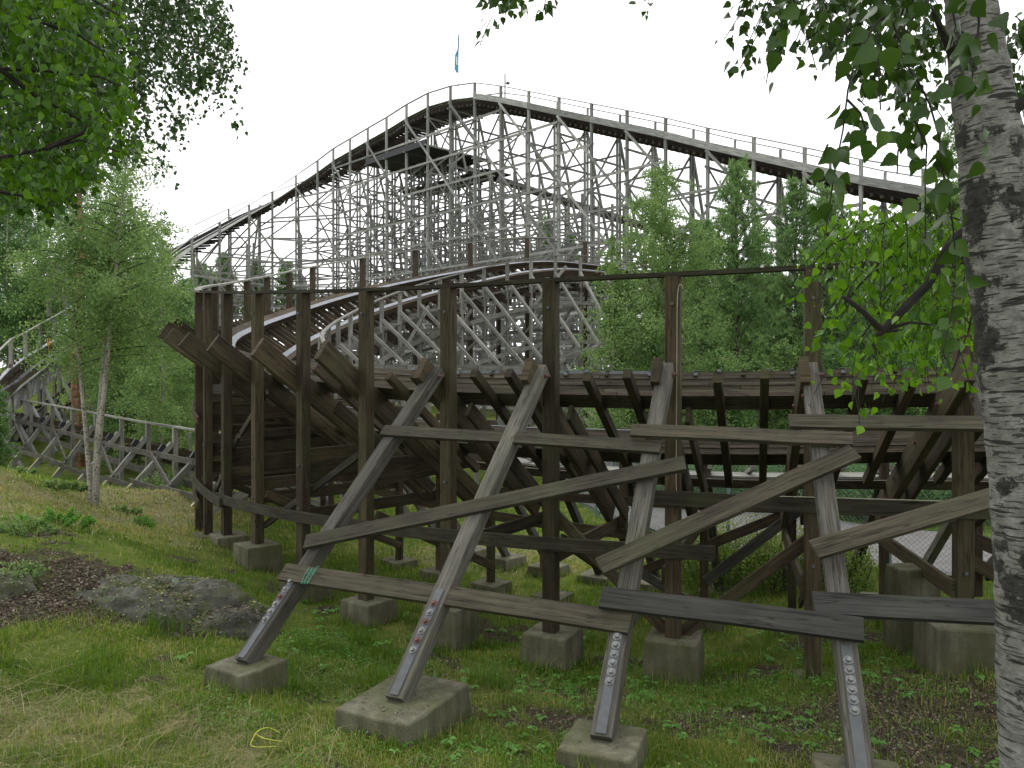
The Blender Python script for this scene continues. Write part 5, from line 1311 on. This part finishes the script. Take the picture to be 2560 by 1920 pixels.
def blades(name, n, box, seed, h0, h1, w_, dens, mat, tonef, lay=.5, kind='stuff'):
    x, y, nr = scatter(n, *box, seed, dens); k = clear(x, y); x, y = x[k], y[k]; N = len(x); z = gzn(x, y) - .01
    az = nr.uniform(0, 2*pi, N); h = nr.uniform(h0, h1, N)*(.6+.8*vnoise(x, y, 1.7, seed)); ln = np.abs(nr.normal(0, lay, N)); wd = w_*(.7+.6*nr.random(N))*(1 + y*.03)
    dx, dy = np.cos(az), np.sin(az); px_, py_ = -dy*wd/2, dx*wd/2
    b0 = np.stack([x-px_, y-py_, z], 1); b1 = np.stack([x+px_, y+py_, z], 1)
    mx, my, mz = x+dx*ln*h*.35, y+dy*ln*h*.35, z+h*.6/np.sqrt(1+ln*.5)
    m0 = np.stack([mx-px_*.8, my-py_*.8, mz], 1); m1 = np.stack([mx+px_*.8, my+py_*.8, mz], 1)
    tx, ty, tz = x+dx*ln*h, y+dy*ln*h, z+h*np.maximum(.12, 1-ln*.55)
    t0 = np.stack([tx-px_*.1, ty-py_*.1, tz], 1); t1 = np.stack([tx+px_*.1, ty+py_*.1, tz], 1)
    v = np.stack([b0, b1, m1, m0, t1, t0], 1).reshape(-1, 3); i = np.arange(N)[:, None]*6
    q = np.concatenate([i + np.array([0, 1, 2, 3]), i + np.array([3, 2, 4, 5])], 0)
    npmesh(name, v, q, np.repeat(np.clip(tonef(x, y, nr), 0, 1), 6), M[mat], None, kind=kind)
soil = lambda x, y: soilmask(x, y); straw = lambda x, y: strawmask(x, y)
tn = lambda x, y, nr: nr.normal(.40, .24, len(x)) + (vnoise(x, y, .9, 4)-.5)*.7 + (vnoise(x, y, 3.1, 6)-.5)*.5 + straw(x, y)*.35
patch = lambda x, y: np.clip(vnoise(x, y, 1.5, 2)*1.7 + (vnoise(x, y, 4.5, 22)-.5)*1.2 - .35, .06, 1)
blades('grass', 200000, (-6, 6, 5, 10.5), 31, .035, .12, .0065, lambda x, y: np.clip(1-soil(x, y)*.95, .08, 1)*patch(x, y), 'grass', tn)
blades('grass', 120000, (-11, 10, 10, 17), 32, .05, .14, .007, lambda x, y: np.clip(1-soil(x, y), .05, 1)*patch(x, y), 'grass', tn)
blades('grass', 110000, (-22, 14, 16, 34), 33, .06, .16, .013, lambda x, y: np.clip(vnoise(x, y, .8, 3)*1.4, .2, 1), 'grass', tn)
# long grass tufts
tuft = lambda x, y: (vnoise(x, y, 2.2, 8) > .62)*.9*np.clip(1-soil(x, y), .0, 1)
blades('long_grass', 26000, (-4.5, 0, 7.5, 11), 34, .12, .30, .006, tuft, 'grass', lambda x, y, nr: nr.normal(.2, .15, len(x)), .45)
blades('long_grass', 16000, (0, 9, 8, 15), 35, .10, .28, .008, tuft, 'grass', lambda x, y, nr: nr.normal(.3, .2, len(x)), .6)
blades('dry_straw', 60000, (-6, 5, 5, 9.5), 36, .05, .16, .0035, lambda x, y: np.clip(straw(x, y)*.9+.10, 0, 1), 'straw', lambda x, y, nr: nr.normal(.4, .25, len(x)), 2.6)
blades('dry_straw', 2200, (-6, 1, 5, 10), 38, .12, .26, .0045, lambda x, y: np.clip(straw(x, y)*.9+.05, 0, 1), 'straw', lambda x, y, nr: nr.normal(.7, .25, len(x)), 3.0)
blades('dry_straw', 50000, (-14, 8, 12, 26), 37, .06, .16, .010, lambda x, y: np.clip(straw(x, y), 0.02, 1), 'straw', lambda x, y, nr: nr.normal(.5, .25, len(x)), 2.2)
def flatleaves(name, n, box, seed, size, mat, dens, hz=.02, aspect=.7, tone=None, up=2.2, onrock=False):
    x, y, nr = scatter(n, *box, seed, dens); N = len(x); z = gzn(x, y) + hz*nr.random(N)
    nrm = nr.normal(size=(N, 3))*.5; nrm[:, 2] = up*.5; nrm /= np.linalg.norm(nrm, axis=1)[:, None]
    d = np.cross(nrm, nr.normal(size=(N, 3))); d /= np.linalg.norm(d, axis=1)[:, None]; s_ = np.cross(nrm, d); sz = (size*nr.uniform(.5, 1.3, N))[:, None]; c = np.stack([x, y, z], 1)
    v = np.stack([c-d*sz*.5, c+s_*sz*aspect*.5, c+d*sz*.5, c-s_*sz*aspect*.5], 1).reshape(-1, 3)
    tt = nr.random(N) if tone is None else np.clip(nr.normal(tone, .22, N), 0, 1)
    npmesh(name, v, np.arange(4*N).reshape(N, 4), np.repeat(tt, 4), M[mat], None, kind='stuff')
flatleaves('leaf_litter', 60000, (-10, -2.8, 8.6, 12.5), 41, .042, 'litter', lambda x, y: soil(x, y)**2*.55, .03)
flatleaves('leaf_litter', 36000, (.5, 7.5, 4.8, 9.5), 42, .034, 'litter', lambda x, y: soil(x, y)**2*.7, .02)
flatleaves('leaf_litter', 30000, (-6, 5, 5, 11), 48, .026, 'litter', lambda x, y: np.clip(soil(x, y), .04, .5), .03)
flatleaves('fallen_leaves', 2600, (-8, 6, 5, 13), 43, .036, 'yellow', lambda x, y: .12+.25*soil(x, y)*(x < 0), .03)
flatleaves('clover', 60000, (-4, 6, 5, 11), 44, .026, 'herb', lambda x, y: (vnoise(x, y, 2.4, 12) > .50)*np.clip(1-soil(x, y)*.8, .1, 1)*(x > -3), .06, .8, .55, 1.2)
# seedling herbs with broad leaves
def herb(n, box, seed, size, label=None):
    x, y, nr = scatter(n, *box, seed, lambda x, y: (vnoise(x, y, 1.9, 15) > .45)*1.0); k = clear(x, y); x, y = x[k], y[k]
    C_, T, Nn, Sz = [], [], [], []
    for px_, py_ in zip(x, y):
        z = gz(px_, py_); h = nr.uniform(.03, .10); m_ = nr.integers(4, 7); a0 = nr.uniform(0, 6.28)
        for j in range(m_):
            a = a0 + 2*pi*j/m_; C_.append([px_+cos(a)*.01, py_+sin(a)*.01, z+h*nr.uniform(.7, 1.1)]); T.append([cos(a), sin(a), -.15+nr.uniform(-.2, .3)]); Nn.append([nr.uniform(-.2, .2), nr.uniform(-.2, .2), 1]); Sz.append(size*nr.uniform(.6, 1.3))
    o = birchleaf_mesh(C_, T, Nn, Sz, 'ground_herbs', 'herb', None, np.clip(nr.normal(.5, .2, len(C_)), 0, 1)); o['kind'] = 'stuff'
herb(420, (-1.5, 5.5, 5.2, 9.5), 51, .060); herb(260, (-4, 4, 8.5, 13), 52, .07)
# bushes
def bush(name, label, group, c, rx, ry, h, n, leaf, mat, seed, stemn=30):
    nr = np.random.default_rng(seed); c = Vector((c[0], c[1], gz(c[0], c[1]))); root = thing(name, c, label, 'bush', group); mb = MB(); C_ = []
    rng = random.Random(seed)
    for k in range(stemn):
        a = rng.uniform(0, 6.28); r = sqrt(rng.random()); p = c + Vector((cos(a)*rx*r*.6, sin(a)*ry*r*.6, -.05)); L = h*(1-.35*r*r)*rng.uniform(.75, 1.12)
        pts = curvepts(p, (cos(a)*r*.5*rx/h, sin(a)*r*.5*ry/h, 1), L, .2, 5, .12, rng); tube(mb, pts, .004, 4)
        A = np.array([list(q) for q in pts]); m_ = n//stemn; u = nr.uniform(.05, 1, m_)**.75*5; i0 = np.minimum(u.astype(int), 4); C_.append(A[i0]+(A[i0+1]-A[i0])*(u-i0)[:, None]+nr.normal(size=(m_, 3))*.07*(h/.8))
    build('stems', mb, M['twig'], root); cc = np.concatenate(C_); f = (cc[:, 2]-c.z)/h
    leaf_obj('foliage', cc, leaf, mat, root, seed, np.clip(nr.normal(.25, .18, len(cc)) + f*.45, 0, 1)); return root
GBU = 'bushes behind the curve'
for k, (px, d, rx, h, n, lb) in enumerate(((1800, 14.2, .9, 1.25, 5000, 'yellow green bush under the inner posts, left one of the row'), (1900, 13.9, .9, 1.35, 5000, 'yellow green bush in the middle of the row under the curve'), (1990, 14.3, .8, 1.05, 4000, 'yellow green bush behind the long diagonal brace'), (2075, 13.6, .75, .95, 3800, 'yellow green bush right of the long post, by the fence'), (1720, 15.2, .8, 1.0, 3600, 'small green bush behind the inner strut footings'), (2120, 12.9, .45, .75, 1800, 'last small bush of the row, below the fence corner'))):
    bush('bush', lb, GBU, gp(px, d), rx, .7, h, n, .05, 'bush', 300+k, 36)
for k, (px, d, rx, h, lb) in enumerate(((1860, 22.5, 2.0, 1.7, 'dark hedge bush beyond the path, left'), (2010, 21.8, 1.7, 1.9, 'dark rounded hedge bush beyond the path, middle'), (2150, 20.6, 1.9, 1.8, 'dark hedge bush beyond the path, behind the lowest diagonal board'), (2290, 19.5, 1.7, 1.7, 'dark hedge bush beyond the path behind the fence post'), (2440, 19.5, 1.9, 1.8, 'dark hedge bush beyond the path next to the birch trunk'), (1700, 23.5, 1.9, 1.5, 'dark hedge bush beyond the path, farthest left'))):
    bush('hedge_bush', lb, 'hedge beyond the path', gp(px, d), rx, .9, h, 6500, .085, 'leaf_dark', 320+k, 60)
for k, (px, d, rx, h, n, lb) in enumerate(((352, 17.5, .28, .38, 800, 'small dark green shrub alone on the pale grass right of the birch stems'), (120, 13.2, 1.0, .30, 3000, 'low bilberry patch above the leaf litter at the left'), (60, 12.3, .6, .28, 1600, 'low bilberry patch at the left edge by the litter'), (30, 10.4, .4, .30, 900, 'green seedling bush at the left edge, lower than the bilberries'), (300, 19.2, .7, .22, 1200, 'low green patch by the foot of the birch stems'), (30, 22, .9, .30, 1800, 'brownish heath bush at the left edge by the low trestle'), (410, 25.5, .8, .9, 1600, 'small leafy sapling in front of the low trestle struts'), (130, 19.5, 1.3, .3, 2600, 'heath patch on the knoll left of the birch stems'))):
    bush('shrub', lb, 'shrubs on the left slope', gp(px, d), rx, .5, h, n, .045 if d < 16 else .06, 'leaf_birch' if k not in (0, 1) else 'herb', 340+k, 24)

# unseen crown leaves added to the two near birches to shade the foreground
def shading_canopy(name, parent, n, cx, cy, rx, ry, z0, z1, seed):
    nr = np.random.default_rng(seed); u = nr.normal(size=(n, 2))*.5; x = cx + np.clip(u[:, 0], -1, 1)*rx; y = cy + np.clip(u[:, 1], -1, 1)*ry
    z = EZ + z0 + (z1-z0)*nr.random(n); ok = (z - EZ > np.maximum(y, 0)*.5 + .5) & (vnoise(x, y, .8, seed) > .30); c = np.stack([x, y, z], 1)[ok]
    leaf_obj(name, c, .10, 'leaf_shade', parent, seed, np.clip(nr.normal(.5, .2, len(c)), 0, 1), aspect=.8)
shading_canopy('shading_crown_leaves', bt, 26000, 3.5, 3.5, 6.5, 5.5, 1.5, 6.5, 71)
shading_canopy('shading_crown_leaves', lb_, 26000, -4.5, 3.5, 6.0, 5.5, 1.5, 6.5, 72)
for tr, hx in ((bt, 1.2), (lb_, -1.5)):
    mb = MB(); b0 = Vector((tr.location.x, tr.location.y, EZ + (2.2 if tr is bt else 3)))
    if tr is bt: tube(mb, [pts_top + Vector((0, 0, 0)) for pts_top in (fine_p[2], fine_p[0], fine_p[0] + Vector((-.12, .0, .9)), fine_p[0] + Vector((-.3, .1, 2.6)), fine_p[0] + Vector((-.4, .2, 4.4)))], [.07, .075, .07, .05, .02], 12)
    else: tube(mb, [b0, b0 + Vector((.8, .2, 1.2)), b0 + Vector((2.4, .1, 2.2)), b0 + Vector((4.2, -.2, 2.6))], [.06, .05, .035, .01], 8)
    build('upper_trunk' if tr is bt else 'limb', mb, M['birch'], tr)
# grass and litter hugging the footings
gx, gy = [], []; dv = []
nr = np.random.default_rng(77)
for f in [o for o in S.objects if o.name.startswith('concrete_footing')]:
    if f.location.y > 17: continue
    base4, top = FC[f.name]
    for e in range(4):
        a, b = base4[e], base4[(e+1) % 4]; cc = sum(base4, Vector((0, 0, 0)))/4; o_ = ((a+b)/2-cc).normalized()
        for _k in range(46): u = nr.random(); q = a.lerp(b, u) + o_*(.03 + abs(nr.normal())*.05); gx.append(q.x); gy.append(q.y)
    if f.location.y < 13:
        cc = sum(base4, Vector((0, 0, 0)))/4; many = 170 if abs(f.location.x + 1) < .35 and f.location.y < 8 else 14
        for _k in range(many):
            u, v_ = nr.random()**.8, nr.random(); a = base4[0].lerp(base4[1], u); b = base4[3].lerp(base4[2], u); q = a.lerp(b, v_)*.9 + cc*.1; dv.append((q.x, q.y, top + .006))
gx = np.array(gx); gy = np.array(gy); N = len(gx); z = gzn(gx, gy) - .01; az = nr.uniform(0, 6.28, N); h = nr.uniform(.06, .22, N); wd = .005*(1+gy*.03)
dx, dy = np.cos(az), np.sin(az); b0 = np.stack([gx-dy*wd, gy+dx*wd, z], 1); b1 = np.stack([gx+dy*wd, gy-dx*wd, z], 1); t = np.stack([gx+dx*h*.4, gy+dy*h*.4, z+h], 1)
npmesh('footing_grass', np.stack([b0, b1, t], 1).reshape(-1, 3), np.arange(3*N).reshape(N, 3), np.repeat(np.clip(nr.normal(.45, .25, N), 0, 1), 3), M['grass'], None, kind='stuff')
dv = np.array(dv); N = len(dv); d = nr.normal(size=(N, 3)); d[:, 2] *= .15; d /= np.linalg.norm(d, axis=1)[:, None]; s_ = np.cross(d, np.array([0, 0, 1.0])); sz = nr.uniform(.008, .035, (N, 1))
npmesh('footing_litter', np.stack([dv-d*sz*.5, dv+s_*sz*.3, dv+d*sz*.5, dv-s_*sz*.3], 1).reshape(-1, 3), np.arange(4*N).reshape(N, 4), np.repeat(nr.random(N), 4), M['litter'], None, kind='stuff')
